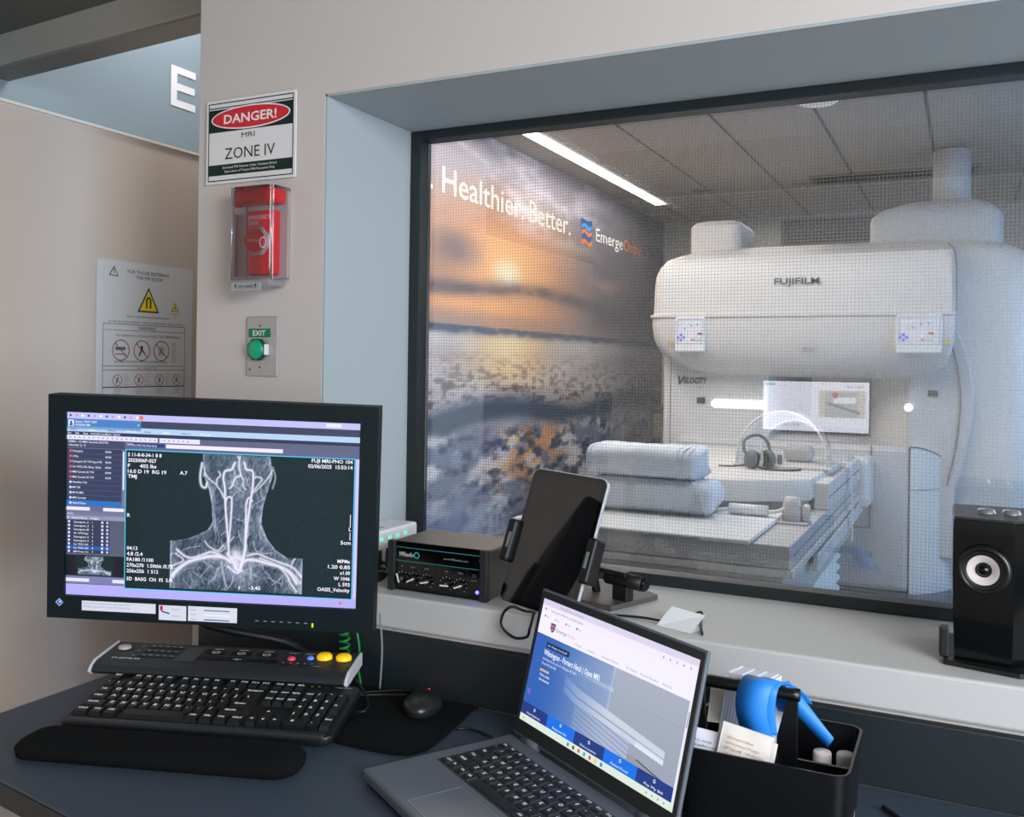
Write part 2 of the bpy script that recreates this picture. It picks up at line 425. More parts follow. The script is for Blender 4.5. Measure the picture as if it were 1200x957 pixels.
# ------------------------------------------------------------------ mural on the scan room's left wall
def mural():
    y0, y1, z0, z1 = 2.52, 9.6, .10, 2.83
    nx, ny = 580, 230
    Y, Z = np.meshgrid(np.linspace(y0, y1, nx+1), np.linspace(z0, z1, ny+1))
    H = 1.545
    n1 = fbm(Y*1.1, Z*3.2, 3); n2 = fbm(Y*2.7+Z*1.5, Z*6, 9); n3 = fbm(Y*12, Z*42, 21, 5)
    A = np.zeros(Y.shape+(3,)); A[:] = (150, 138, 140)
    # sky: pale lilac top, orange glow about the sun, slate clouds
    A = mixc(A, (186, 178, 186), sstep(2.25, 2.75, Z)*.9)
    A = mixc(A, (120, 114, 122), sstep(.5, .75, n1)*.75*sstep(1.6, 1.9, Z))
    d = np.sqrt(((Y-5.9)/1.15)**2+((Z-1.95)/.42)**2)
    A = mixc(A, (248, 160, 96), np.clip(1.15-d*.72, 0, 1)*.9)
    A = mixc(A, (255, 205, 140), np.clip(1-d*1.25, 0, 1)*.9)
    A = mixc(A, (255, 246, 220), np.clip(1-np.sqrt(((Y-5.87)/.3)**2+((Z-1.92)/.14)**2), 0, 1)*1.0)
    A = mixc(A, (255, 244, 250), sstep(.44, .68, fbm(Y*1.6+3, Z*5+2, 40))*.85*sstep(2.15, 2.45, Z))
    A = mixc(A, (108, 98, 104), sstep(0, 1, 1-np.sqrt(((Y-5.1)/.55)**2+((Z-2.02)/.2)**2))*.85*(.6+.5*n2))
    band = np.exp(-((Z-(1.80-.04*np.sin(Y*1.7)))/.055)**2)
    A = mixc(A, (96, 84, 90), np.clip(band*.95*(.3+1.1*fbm(Y*4, Z*14, 88)), 0, .9))
    A = mixc(A, (250, 178, 112), np.exp(-((Z-1.68)/.05)**2)*np.exp(-((Y-5.5)/1.1)**2)*.85)
    A = mixc(A, (92, 90, 98), sstep(6.5, 7.9, Y)*(.55+.5*(n1-.4))*sstep(1.5, 1.7, Z))  # grey clouds that paint in the weaker light of the far end
    A = mixc(A, (206, 160, 150), np.exp(-((Z-2.05-.05*np.sin(Y*3))/.06)**2)*np.exp(-((Y-7.9)/.5)**2)*.55)
    # sea
    sea = Z < H
    S = np.zeros_like(A); S[:] = (186, 180, 184)
    S = mixc(S, (214, 212, 220), sstep(.3, .7, fbm(Y*1.5, Z*9, 5))*.7)
    gold = np.exp(-((Y-5.95)/.62)**2)*sstep(1.0, 1.3, Z)
    S = mixc(S, (255, 206, 138), gold*.9)
    S = mixc(S, (255, 236, 190), np.exp(-((Y-5.95)/.34)**2)*sstep(1.1, 1.5, Z)*.9)
    S = mixc(S, (104, 88, 86), sstep(.42, .72, n3)*.85*sstep(1.45, 1.1, Z)*sstep(.95, 1.02, Z))
    # dark rolling wave and foam below
    wl = .93+.05*np.sin(Y*2.3+.7)
    S = mixc(S, (74, 90, 112), np.clip(np.exp(-((Z-wl)/.085)**2)*1.3*(.55+.8*n2), 0, .96))
    low = sstep(.90, .78, Z)
    F = np.zeros_like(A); F[:] = (128, 140, 170)
    F = mixc(F, (244, 246, 255), sstep(.36, .66, fbm(Y*3.5+Z*5, Z*8-Y*1.4, 31, 5))*.95)
    F = mixc(F, (255, 186, 124), np.exp(-((Y-6.35)/.6)**2)*sstep(.34, .62, fbm(Y*7, Z*17, 77, 5))*.95*sstep(.25, .45, Z))
    F = mixc(F, (66, 76, 100), sstep(.46, .76, fbm(Y*7, Z*20, 55, 5))*.9)
    F = mixc(F, (150, 176, 240), sstep(.6, .2, Z)*sstep(6.4, 5.2, Y)*.65)
    S = mixc(S, 0, 0*Z); S = S*(1-low[..., None])+F*low[..., None]
    # far wave line at the horizon
    hw = np.exp(-((Z-(1.515+.015*fbm(Y*6, Z*0, 8)))/.035)**2)
    S = mixc(S, (72, 84, 106), np.clip(hw*1.5*(.25+1.0*fbm(Y*9, Z*30, 61)), 0, .95))
    A = np.where(sea[..., None], S, A)
    A = mixc(A, (100, 100, 106), sstep(7.4, 8.8, Y)*.6)  # fade to grey: dim light at the far end painted into the colour
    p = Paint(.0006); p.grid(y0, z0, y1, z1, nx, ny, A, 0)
    # lettering, measured along the wall
    p.text('Happier.', 2.65, 2.355, .168, (246, 244, 226), 2, width=1.95, bold=.004)
    p.text('.', 4.80, 2.355, .168, (246, 244, 226), 2, bold=.006)
    p.text('Healthier.', 4.94, 2.355, .170, (246, 244, 226), 2, width=1.18, bold=.006)
    p.text('Better.', 6.21, 2.355, .170, (246, 244, 226), 2, width=.80, bold=.006)
    # shield logo
    s0, s1, t0, t1 = 7.24, 7.50, 2.30, 2.545
    p.poly([(s0, t1), ((s0+s1)/2, t1-.02), (s1, t1), (s1, t0+.10), ((s0+s1)/2, t0), (s0, t0+.10)], (52, 92, 160), 2)
    for k, c in ((.75, (88, 160, 216)), (.55, (240, 130, 50)), (.20, (240, 130, 50))):
        z = t0+(t1-t0)*k; p.poly([(s0+.01, z), (s0+.09, z+.022), (s1-.09, z-.01), (s1-.01, z+.015), (s1-.01, z-.02), (s1-.09, z-.045), (s0+.09, z-.012), (s0+.01, z-.035)], c, 3)
    p.text('Emerge', 7.59, 2.385, .118, (248, 248, 246), 2, width=.70, bold=.002)
    p.text('Ortho', 8.31, 2.385, .118, (238, 130, 60), 2, width=.56, bold=.002)
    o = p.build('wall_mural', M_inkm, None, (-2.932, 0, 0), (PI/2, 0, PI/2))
    tag(o, 'wall-sized sunset beach photograph mural reading Healthier. Better. with a shield logo', 'mural')
mural()

# ------------------------------------------------------------------ scan room ceiling fittings
t = thing('linear_ceiling_light', 'long bright white linear light in the scan room ceiling beside the mural', 'ceiling light', (-2.62, 5.9, 2.84))
box('light_housing', (-.075, -2.65, -.012), (.075, 2.6, 0), mat('light_trim', (220, 220, 215), .5), t)
box('light_diffuser', (-.05, -2.6, -.02), (.05, 2.56, -.012), emat('led_strip', (255, 250, 240), 9), t)
area('linear_light_glow', (-2.45, 6.2, 2.78), (-2.45, 6.2, 0), .12, 4.6, 34, (1, .96, .9)).rotation_euler = (0, 0, 0)
t = thing('ceiling_speaker', 'round white flush disc in the scan room ceiling near the window top', 'ceiling fitting', (-.79, 5.55, 2.84))
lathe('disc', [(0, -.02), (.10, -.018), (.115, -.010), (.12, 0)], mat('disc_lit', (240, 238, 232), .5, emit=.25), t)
lathe('ring', [(.12, -.012), (.135, -.012), (.14, 0)], M_white2, t)
for nm, lb, x, y in (('sprinkler_head', 'small round sprinkler head on the scan room ceiling left of the scanner top', -2.1, 8.0), ('smoke_detector', 'small pale smoke detector on the dim ceiling behind the scanner', -1.25, 8.0)):
    t = thing(nm, lb, 'ceiling fitting', (x, y, 2.84))
    lathe('base', [(0, -.03), (.05, -.028), (.085, -.012), (.09, 0)], mat('detector_grey', (120, 122, 118), .6), t)
    lathe('nozzle', [(0, -.055), (.02, -.05), (.025, -.03)], M_silver, t)
t = thing('ceiling_air_vent', 'dark slotted air vent in the ceiling above the scanner roof', 'vent', (-.55, 7.9, 2.84))
box('vent_frame', (-.62, -.16, -.012), (.62, .16, 0), mat('vent_grey', (110, 112, 110), .6), t, bevel=.003)
bm = bmesh.new()
for k in range(7): add_box(bm, (-.58, -.13+k*.04, -.02), (.58, -.115+k*.04, -.012))
bm_obj('vent_slats', bm, mat('vent_dark', (44, 46, 46), .7), t)
t = thing('wall_air_grille', 'slatted air grille high on the far wall behind the scanner', 'vent', (-1.2, 9.6, 2.66))
box('grille_frame', (-.5, -.02, -.13), (.5, 0, .13), mat('vent_grey', (110, 112, 110), .6), t, bevel=.003)
bm = bmesh.new()
for k in range(8): add_box(bm, (-.46, -.028, -.11+k*.03), (.46, -.02, -.098+k*.03))
bm_obj('grille_slats', bm, mat('grille_slat', (70, 72, 72), .7), t)

# ------------------------------------------------------------------ open MRI scanner
def scanner():
    t = thing('mri_scanner', 'large white open-sided MRI scanner standing behind the patient table', 'scanner', (0, 0, 0))
    # upper magnet cover: rings of rounded rectangles stacked upward
    def ring(x0, x1, y0, y1, z, r, n=10):
        if isinstance(r, float) and x1 > -.8 and x0 < -1 and r == .10: r = [.10, .022, .10, .10]
        return [(x, y, z) for x, y in rrect(x0, y0, x1, y1, r, n)]
    R = []
    prof = [(1.235, .52, .30, .34), (1.245, .34, .20, .22), (1.27, .22, .13, .12), (1.32, .11, .07, .05), (1.39, .045, .03, .02), (1.46, .012, .01, .005), (1.55, 0, 0, 0), (1.596, 0, 0, 0)]
    X0, X1, Y0, Y1 = -1.835, -.062, 5.70, 7.9
    for z, dl, dy, dr in prof: R.append(ring(X0+dl, X1-dr, Y0+dy, Y1-.1, z, .10))
    R.append(ring(X0-.008, X1+.002, Y0-.012, Y1-.1, 1.604, .10)); R.append(ring(X0-.008, X1+.002, Y0-.012, Y1-.1, 1.618, .10))
    for z, dl, dy, dr in ((1.628, .006, .01, .002), (1.78, .008, .02, .004), (1.87, .012, .035, .006), (1.925, .035, .045, .008), (1.975, .075, .07, .012), (2.02, .125, .22, .03), (2.06, .185, .38, .06), (2.10, .28, .60, .12), (2.13, .48, .9, .24), (2.142, .75, 1.0, .5)):
        R.append(ring(X0+dl, X1-dr, Y0+dy, Y1-.12-dl*.5, z, .10))
    autosmooth(loft('upper_magnet_cover', R, M_white, t), 40)
    # ---- front fascia: two pillars either side of the bore opening
    lp = [(-1.80, 0), (-1.118, 0), (-1.118, 1.28), (-1.60, 1.33), (-1.74, 1.45), (-1.80, 1.50)]
    prism('left_pillar', lp, 5.93, 7.1, M_white, t, .012, 'XZ')
    rp = [(-.31, .2)]
    rp += [(-.02, .2), (-.07, .45), (-.045, .62), (.01, .86), (.038, 1.05), (.04, 1.16), (.02, 1.30), (-.01, 1.42), (-.05, 1.52), (-.08, 1.55), (-.31, 1.55)]
    prism('right_pillar', rp, 5.93, 7.1, M_white2, t, .01, 'XZ')
    bm = bmesh.new()
    add_tube(bm, catmull([(-.10, 5.925, 1.52), (-.05, 5.925, 1.32), (-.03, 5.925, 1.12), (-.05, 5.925, .86), (-.095, 5.925, .62)], 8), .004, 6)
    bm_obj('pillar_seam', bm, M_seam, t)
    tube('cover_seam', [(-.105, 5.80, 2.015), (-.085, 5.77, 1.99), (-.068, 5.752, 1.96), (-.060, 5.735, 1.90), (-.056, 5.72, 1.78), (-.054, 5.705, 1.63)], .0045, M_seam, t)
    bm = bmesh.new(); add_box(bm, (-1.752, 5.926, .62), (-1.748, 5.932, 1.34)); bm_obj('pillar_seam', bm, M_seam, t)
    prism('back_bridge', [(-1.8, .86), (-1.1, .86), (-1.1, 1.3), (-1.8, 1.3)], 7.1, 7.6, M_white2, t, 0, 'XZ')
    # ---- lobe of the yoke on the right
    R = []
    for z, d, e in ((0, .05, 0), (.3, .03, 0), (.8, 0, 0), (1.4, 0, 0), (1.75, .01, .02), (1.90, .05, .10), (2.0, .11, .22), (2.07, .22, .40), (2.10, .36, .62)):
        R.append(ring(-.55, .46-e*.6, 5.99+d, 7.7-d, z, .30 if z < 2 else .25, 12))
    autosmooth(loft('yoke_column', R, M_white, t), 50)
    # ---- lower magnet cover
    lo = [(-1.68, 5.80), (-.285, 5.80), (-.285, 7.4), (-1.68, 7.4)]
    prism('lower_magnet_cover', lo, 0, .845, M_white2, t, .03, 'XY')
    rings = []
    N = 14
    ringF = []
    for k in range(N+1):
        u = math.sin(k/N*PI/2); x = -.285+.235*u; y = 5.80+.22*u*u+.06*u; zt = .62+.225*math.sqrt(max(0, 1-u*u))
        ringF.append((x, y, zt))
    v = []; f = []
    for dy in (0, 1.0):
        for x, y, z in ringF: v += [(x, y+dy, 0), (x, y+dy, .60), (x, y+dy, z)]
    m = 3*(N+1)
    for k in range(N):
        a = 3*k
        f += [(a, a+3, a+4, a+1), (a+1, a+4, a+5, a+2), (a+2, a+5, m+a+5, m+a+2)]
    f += [(3*N, m+3*N, m+3*N+1, 3*N+1), (3*N+1, m+3*N+1, m+3*N+2, 3*N+2)]
    o = mesh_obj('lower_side_cover', v, f, M_white, t); autosmooth(o, 30)
    bm = bmesh.new(); add_tube(bm, [Vector((x, y-.003, z+.002)) for x, y, z in ringF], .004, 6); add_tube(bm, [Vector((x, y-.003, .60)) for x, y, z in ringF], .0025, 6)
    bm_obj('cover_seam', bm, M_seam, t)
    bm = bmesh.new(); add_box(bm, (-.50, 5.794, .36), (-.494, 5.80, .845)); add_box(bm, (-.98, 5.794, .36), (-.494, 5.80, .366)); bm_obj('cover_seam', bm, M_seam, t)
    # ---- roof parts
    R = [ring(-.60, .20, 6.6, 7.5, z, r, 8) for z, r in ((2.05, .10), (2.28, .10))]
    def dome(x0, x1, z, dy): return ring(x0, x1, 6.6+dy, 7.5-dy, z, .09, 8)
    R += [dome(-.585, .19, 2.315, .01), dome(-.53, .15, 2.36, .04), dome(-.42, .10, 2.40, .10), dome(-.33, .03, 2.425, .18)]
    autosmooth(loft('cryostat_turret', R, M_white2, t), 40)
    cyl('quench_pipe', (-.11, 7.05, 2.4), (-.11, 7.05, 2.80), .12, M_white2, t, n=32)
    R = [ring(-1.76, -1.40, 6.35, 6.9, z, .08) for z in (2.0, 2.27)]+[ring(-1.735, -1.42, 6.38, 6.87, 2.30, .07), ring(-1.69, -1.46, 6.42, 6.83, 2.312, .05)]
    autosmooth(loft('roof_box', R, M_white, t), 40)
    # ---- control panels on the front cover
    for cx, w_ in ((-1.56, .19), (-.245, .24)):
        pn = box('control_panel', (-w_/2, 0, -.115), (w_/2, .03, .105), M_wplast, t, bevel=.008, loc=(cx, 5.683, 1.50))
        p = Paint(.0006)
        blue = (120, 110, 255); wh = (235, 232, 255)
        W2 = w_/2
        p.frame(-W2+.015, -.065, W2-.012, .09, .003, (150, 150, 190), 1)
        p.text('1024', -W2+.03, .052, .022, wh, 2, bold=.02)
        for x, y in ((-.03, .03), (.01, .05), (.05, .055)): p.disc(x, y, .006, blue, 2, 8)
        for x, y in ((0, .016), (0, -.016), (.018, 0), (-.018, 0)): p.disc(-W2+.04+x, -.025+y, .009, blue, 2, 10)
        p.disc(.015, -.015, .010, wh, 2, 10)
        p.rect(.05, -.008, .068, .004, (210, 70, 80), 2); p.rect(.068, -.008, .076, .004, (60, 50, 60), 2)
        p.rect(.012, -.045, .028, -.034, (230, 120, 90), 2)
        for k in range(3): p.rect(.034+k*.015, -.046, .042+k*.015, -.034, (150, 180, 190), 2)
        p.build('panel_display', attr_mat('panel_glow', emission=1.1), pn, (0, -.002, 0), (PI/2, 0, 0))
    p = Paint(.0006)
    p.rect(0, 0, .03, .022, (206, 180, 60), 1); p.build('warning_sticker', M_ink, t, (-.118, 5.697, 1.44), (PI/2, 0, 0))
    p = Paint(.0006); p.rect(0, 0, .024, .02, (206, 160, 60), 1); p.build('warning_sticker', M_ink, t, (-1.70, 5.697, 1.44), (PI/2, 0, 0))
    p = Paint(.0006); p.text('FUJIFILM', 0, 0, .040, (52, 66, 64), 1, width=.262, bold=.018); p.build('lettering', M_ink, t, (-1.05, 5.708, 1.795), (PI/2, 0, 0))
    p = Paint(.0006)
    p.text('V', 0, -.012, .062, (34, 38, 40), 1, width=.052, slant=.25, bold=.02); p.text('ELOCITY', .054, 0, .038, (34, 38, 40), 1, width=.15, slant=.25, bold=.025)
    p.text('Open', .14, -.03, .016, (120, 124, 126), 1)
    p.build('lettering', M_ink, t, (-1.715, 5.924, 1.185), (PI/2, 0, 0))
    # sockets, panel outline
    for x, z in ((-1.545, 1.075), (-.175, 1.155)):
        bm = bmesh.new(); add_box(bm, (x-.026, 5.922, z-.018), (x+.026, 5.93, z+.018)); bm_obj('socket', bm, mat('socket_dark', (50, 56, 56), .5), t)
    bm = bmesh.new()
    for lo_, hi_ in (((-.215, 5.927, 1.06), (-.212, 5.931, 1.23)), ((-.09, 5.927, 1.06), (-.087, 5.931, 1.23)), ((-.215, 5.927, 1.228), (-.087, 5.931, 1.231)), ((-.215, 5.927, 1.06), (-.087, 5.931, 1.063))): add_box(bm, lo_, hi_)
    bm_obj('hatch_outline', bm, M_white, t)
    box('badge_plate', (-.05, -.004, -.012), (.05, 0, .012), M_white2, t, loc=(-.85, 5.70, 1.43))
    # reflection on the left pillar and a small highlight, built as glowing shapes
    EL = emat('reflection_glow', (255, 255, 250), 2.2)
    R = rrect(-1.475, 1.03, -1.135, 1.085, (.026, .004, .004, .026))
    prism('reflection_bar', R, 5.912, 5.93, EL, t, 0, 'XZ')
    cyl('highlight_spot', (-.305, 5.925, 1.07), (-.305, 5.91, 1.07), .024, EL, t)
    # floor of bore (lower pole cover top disc)
    lathe('bore_disc', [(0, .02), (.5, .018), (.56, 0)], M_white, t, loc=(-.95, 6.5, .845))
scanner()

# ------------------------------------------------------------------ patient table
def patient_table():
    t = thing('patient_table', 'white motorised patient table with bellows reaching into the scanner', 'table', (0, 0, 0))
    X0, X1 = -1.62, -.545
    # deck slab
    prism('table_deck', rrect(X0, 3.33, X1, 5.55, (.03, .01, .03, .03)), .585, .668, M_white2, t, .006)
    box('deck_rail', (X0-.004, 3.325, .555), (X1+.012, 5.55, .583), M_white, t, bevel=.004)
    box('lower_frame', (X0+.03, 3.36, .36), (X1-.03, 5.5, .553), mat('table_frame_grey', (170, 172, 170), .5), t, bevel=.006)
    box('side_rail', (X1-.006, 3.9, .47), (X1+.018, 5.7, .54), M_white, t, bevel=.006)
    # sliding board with hook slot
    b = box('sliding_board', (-1.60, 3.26, .671), (-.675, 3.98, .688), M_wplast, t, bevel=.005)
    box('board_edge', (-1.35, 3.2585, .674), (-.85, 3.2615, .680), mat('board_edge_grey', (130, 134, 132), .5), b)
    # pad: raised head cushion, front edge a little curved
    front = [(-1.58, 4.02), (-1.35, 3.94), (-1.1, 3.92), (-.85, 3.99), (-.70, 4.08), (-.60, 4.18)]
    poly = front+[(-.57, 4.9), (-.57, 5.6), (-1.58, 5.6)]
    o = prism('head_pad', poly, .715, .812, M_white, t, .012); autosmooth(o, 40)
    prism('pad_base', [(x+(.02 if x < -1 else -.02), y+.05) for x, y in poly], .668, .716, mat('pad_recess', (120, 124, 124), .6), t)
    # side steps to the right of the pad, extension into the scanner
    box('side_block', (-.60, 4.25, .668), (-.535, 5.55, .79), M_white, t, bevel=.008)
    box('docking_block', (-1.55, 5.55, .50), (-.48, 5.80, .80), M_white, t, bevel=.04, seg=4)
    bm = bmesh.new(); add_box(bm, (-.536, 4.25, .725), (-.532, 5.5, .730)); add_box(bm, (X1-.001, 3.4, .622), (X1+.002, 5.5, .626)); bm_obj('table_seam', bm, M_seam, t)
    # bellows: zig-zag skirt
    v = []; f = []; n = 16; z0, z1 = .05, .50
    for k in range(n+1):
        z = z0+(z1-z0)*k/n; e = .028 if k % 2 else 0
        v += [(X0+.10-e, 3.55-e, z), (-.615+e, 3.55-e, z), (-.615+e, 5.15+e, z), (X0+.10-e, 5.15+e, z)]
    for k in range(n):
        for i in range(4): f.append((4*k+i, 4*k+(i+1) % 4, 4*k+4+(i+1) % 4, 4*k+4+i))
    mesh_obj('bellows', v, f, M_wplast, t)
    box('table_foot', (X0+.05, 3.5, 0), (-.60, 5.2, .055), mat('table_frame_grey', (170, 172, 170), .5), t, bevel=.01)
    # hanging strap
    bm = bmesh.new()
    pts = [(-.60, 4.95, .822), (-.53, 4.95, .815), (-.515, 4.95, .78), (-.512, 4.95, .60), (-.510, 4.95, .42)]
    for a, c in zip(pts, pts[1:]):
        d = Vector((.003, 0, .003))
        vs = [Vector(a)+Vector((0, -.025, 0)), Vector(a)+Vector((0, .025, 0)), Vector(c)+Vector((0, .025, 0)), Vector(c)+Vector((0, -.025, 0))]
        lo_ = [bm.verts.new(q) for q in vs]; hi_ = [bm.verts.new(q+d) for q in vs]
        bm.faces.new(lo_); bm.faces.new(hi_)
        for i in range(4): bm.faces.new((lo_[i], lo_[(i+1) % 4], hi_[(i+1) % 4], hi_[i]))
    bm_obj('strap', bm, M_wplast, t)
patient_table()

def towel(loc, label, w_, h_, seed, rz=0):
    t = thing('rolled_towel', label, 'towel', loc, (0, 0, rz), 'folded towels on the patient table')
    rnd = random.Random(seed); N = 40; K = 26
    rings = []
    for k in range(K+1):
        s = k/K; x = (s-.5)*w_
        e = min(1, (1-abs(2*s-1))*9+.55); e = e**.5
        ring = []
        for i in range(N):
            a = 2*PI*i/N
            ca, sa = math.cos(a), math.sin(a)
            px = math.copysign(abs(ca)**.62, ca); pz = math.copysign(abs(sa)**.62, sa)
            wob = 1+.025*math.sin(3*a+s*7+seed)+.012*math.sin(11*s*PI+a*2)
            ring.append((x+.012*math.sin(a*2+seed)*(1 if k in (0, K) else .3), px*.135*e*wob, h_/2+pz*h_/2*e*(wob if sa > 0 else 1)))
        rings.append(ring)
    o = loft('towel_body', rings, M_towel, t)
    # fold layers wound at the end
    for sgn in (-1,):
        bm = bmesh.new()
        for q in range(3):
            r = .86-.24*q; ring = []
            for i in range(N+1):
                a = 2*PI*i/N
                ca, sa = math.cos(a), math.sin(a)
                ring.append(Vector((sgn*(w_/2+.004+.002*q), math.copysign(abs(ca)**.62, ca)*.12*r, h_/2+math.copysign(abs(sa)**.62, sa)*h_/2*r*.92)))
            add_tube(bm, ring, .008, 6)
        bm_obj('fold_edge', bm, M_towel, t, True)
    bm = bmesh.new()
    for q in range(3):
        x = w_/2-.03-.022*q
        add_tube(bm, [Vector((x+.008*math.sin(i*.6+q), math.copysign(abs(math.cos(a))**.62, math.cos(a))*.137, h_/2+math.copysign(abs(math.sin(a))**.62, math.sin(a))*(h_/2+.001))) for i, a in enumerate([2*PI*j/N for j in range(N+1)])], .0035, 5)
    bm_obj('hem', bm, M_towel, t, True)
towel((-1.16, 3.76, .689), 'pale blue white rolled towel lying directly on the table board', .50, .138, 1, .03)
towel((-1.20, 3.77, .828), 'pale blue white rolled towel resting on top of another towel', .47, .135, 4, .01)

# head coil: clear arched shell
t = thing('head_coil', 'clear arched plastic head coil standing on the pad inside the bore', 'head coil', (-.79, 4.68, .812))
M_coil = clear_mat('coil_plastic', (240, 245, 250), 2.0, .08, .30, (235, 238, 245))
rings = []
for s in range(9):
    y = -.16+.05*s*.9; r = .215 if s < 5 else .215-.012*(s-4)
    rings.append([(r*math.cos(PI*i/20)*.98, y+.10*(1-abs(math.cos(PI*i/20)))*.6, .27*math.sin(PI*i/20)**.8*(r/.215)) for i in range(21)])
v = []; f = []
for r_ in rings: v += r_
for a in range(8):
    for i in range(20): f.append((a*21+i, a*21+i+1, (a+1)*21+i+1, (a+1)*21+i))
o = mesh_obj('coil_shell', v, f, M_coil, t, True)
box('coil_base', (-.225, -.17, 0), (.235, .23, .018), M_white, t, bevel=.006)
for k in (0, 8): tube('coil_rim', rings[k], .005, M_wplast, t, n=6, curved=False)
box('neck_pad', (-.02, .0, .02), (.12, .12, .10), M_white2, t, bevel=.03, seg=4)

# headphones
t = thing('headphones', 'dark grey headphones with a cable lying in front of the head coil', 'headphones', (-.875, 4.46, .812), (0, 0, .3)); t.scale = (.86, .86, .86)
M_hp = mat('headphone_grey', (84, 92, 98), .5)
cupprof = [(0, 0), (.045, .002), (.05, .012), (.05, .028), (.038, .04), (0, .042)]
for sx, rr in ((-.045, -PI/2+.2), (.045, PI/2-.2)):
    c = lathe('ear_cup', cupprof, M_hp, t, loc=(sx*.8, sx*.5, .052), rot=(0, rr, .4))
    lathe('ear_pad', [(.022, 0), (.03, -.014), (.044, -.014), (.05, -.004)], M_black, c)
tube('headband', [(-.055, -.02, .06), (-.085, .0, .10), (-.085, .03, .145), (-.05, .05, .175), (0, .05, .18), (.04, .04, .15), (.055, .02, .10)], .009, M_hp, t)
bm = bmesh.new(); add_box(bm, (-.030, -.035, .03), (-.018, .03, .10)); add_box(bm, (.006, -.035, .03), (.014, .03, .105)); bm_obj('cup_bracket', bm, M_silver, t)
tube('headphone_cable', [(-.04, 0, .02), (.02, -.07, .006), (.10, -.10, .005), (.20, -.06, .005), (.20, .05, .005), (.08, .08, .006), (-.03, .06, .01)], .005, M_cable, t)
tube('headphone_cable', [(-.05, .02, .03), (-.12, .06, .006), (-.22, .05, .006)], .004, M_cable, t)
box('cable_clip', (.10, .045, 0), (.125, .075, .075), M_hp, t, bevel=.004)

# coil connector lying on the board
t = thing('coil_cable', 'white inline cable box with leads lying in front of the raised pad', 'cable', (-.78, 3.80, .672))
cyl('inline_box', (-.09, .02, .025+.014), (.065, .02, .025+.014), .022, M_wplast, t)
tube('lead', [(-.28, .02, .026), (-.18, .03, .024), (-.09, .02, .036)], .008, M_wplast, t)
tube('lead', [(.065, .02, .036), (.10, .02, .040), (.135, .03, .055)], .008, M_wplast, t)
t = thing('coil_socket', 'pale upright rounded plug standing at the table corner by the pad', 'plug', (-.615, 3.83, .669))
prism('socket_plate', rrect(-.10, -.05, .06, .07, .006), 0, .008, M_white2, t, .002)
lathe('plug_body', [(0, 0), (.040, 0), (.042, .02), (.036, .07), (.026, .095), (0, .10)], M_white2, t, loc=(-.01, .02, .008))
box('plug_side', (.03, .0, .008), (.058, .05, .075), M_white, t, bevel=.01, seg=3)

# equipment beside the mural
t = thing('equipment_trolley', 'dark trolley with shelf and papers between mural and scanner', 'trolley', (-2.35, 8.6, 0))
Md = mat('trolley_dark', (72, 84, 84), .6)
for x in (-.3, .3):
    for y in (-.25, .25): box('leg', (x-.02, y-.02, .05), (x+.02, y+.02, .95), Md, t)
box('trolley_shelf', (-.32, -.27, .88), (.32, .27, .91), Md, t); box('trolley_shelf', (-.32, -.27, .35), (.32, .27, .38), Md, t)
box('supply_drawer', (-.28, -.25, .62), (.28, .2, .86), mat('drawer_khaki', (120, 124, 104), .7), t, bevel=.006)
for x in (-.3, .3):
    for y in (-.25, .25): lathe('castor', [(0, -.025), (.022, -.02), (.025, 0), (.022, .02), (0, .025)], M_black, t, loc=(x, y, .025), rot=(PI/2, 0, 0))
t = thing('green_binder', 'small green folder lying on the dark trolley', 'folder', (-2.42, 8.5, .91))
box('cover', (-.12, -.16, 0), (.12, .16, .04), mat('green_cover', (48, 110, 84), .5), t, bevel=.003); box('pages', (-.115, -.155, .006), (.122, .155, .034), M_wplast, t)

# ------------------------------------------------------------------ desk
desk = thing('desk', 'dark slate laminate desk top running under the window wall', 'desk', (0, 0, 0))
dk = [(-1.312, 1.283), (-1.312, .86), (-1.262, .80), (-1.11, .775), (-.95, .752), (.75, .52), (1.7, .52), (1.7, 1.283)]
prism('desk_top', dk, .722, .75, M_desk, desk, .0015, 'XY')
prism('desk_edge', [(x-(.002 if x < -1.2 else 0), y-.002 if y < 1 else y) for x, y in dk], .720, .7475, M_deskedge, desk, 0, 'XY')
for x, y in ((-1.2, .93), (-1.2, 1.2), (1.5, .7), (1.5, 1.2)): cyl('leg', (x, y, 0), (x, y, .72), .025, M_black, desk)
bs = box('backsplash', (-1.272, 1.283, .75), (1.7, 1.30, .843), M_back, None, bevel=.002)
tag(bs, 'long dark backsplash strip fixed on the wall behind the desk below the sill', 'backsplash')

# ------------------------------------------------------------------ wall signs and buttons
WALLROT = (PI/2, 0, 0)
t = thing('danger_sign', 'white sign with red DANGER! oval and MRI ZONE IV lettering on the wall', 'sign', (-1.175, 1.298, 1.694))
Ws, Hs = .105, .0775
prism('sign_board', rrect(-Ws, -Hs, Ws, Hs, .002), -.003, 0, mat('sign_white', (226, 224, 226), .4), t, 0, 'XZ')
p = Paint(.00015); GR = (20, 46, 40); WHT = (236, 234, 238); RD = (206, 48, 58)
p.frame(-Ws+.005, -Hs+.005, Ws-.005, Hs-.005, .002, GR, 1)
p.rect(-Ws+.007, .018, Ws-.007, .060, GR, 1); p.rect(-Ws+.007, -.062, Ws-.007, -.042, GR, 1); p.rect(-Ws+.005, .062, Ws-.005, .064, GR, 1)
p.disc(0, .041, .093, WHT, 2, 48, ry=.0215); p.disc(0, .041, .090, RD, 3, 48, ry=.0190)
p.text('DANGER!', 0, .0325, .017, WHT, 4, 'C', width=.124, bold=.02)
p.text('MRI', -.004, .004, .0095, (40, 40, 44), 2, 'C', width=.031)
p.text('ZONE IV', 0, -.033, .0215, (40, 40, 44), 2, 'C', width=.118)
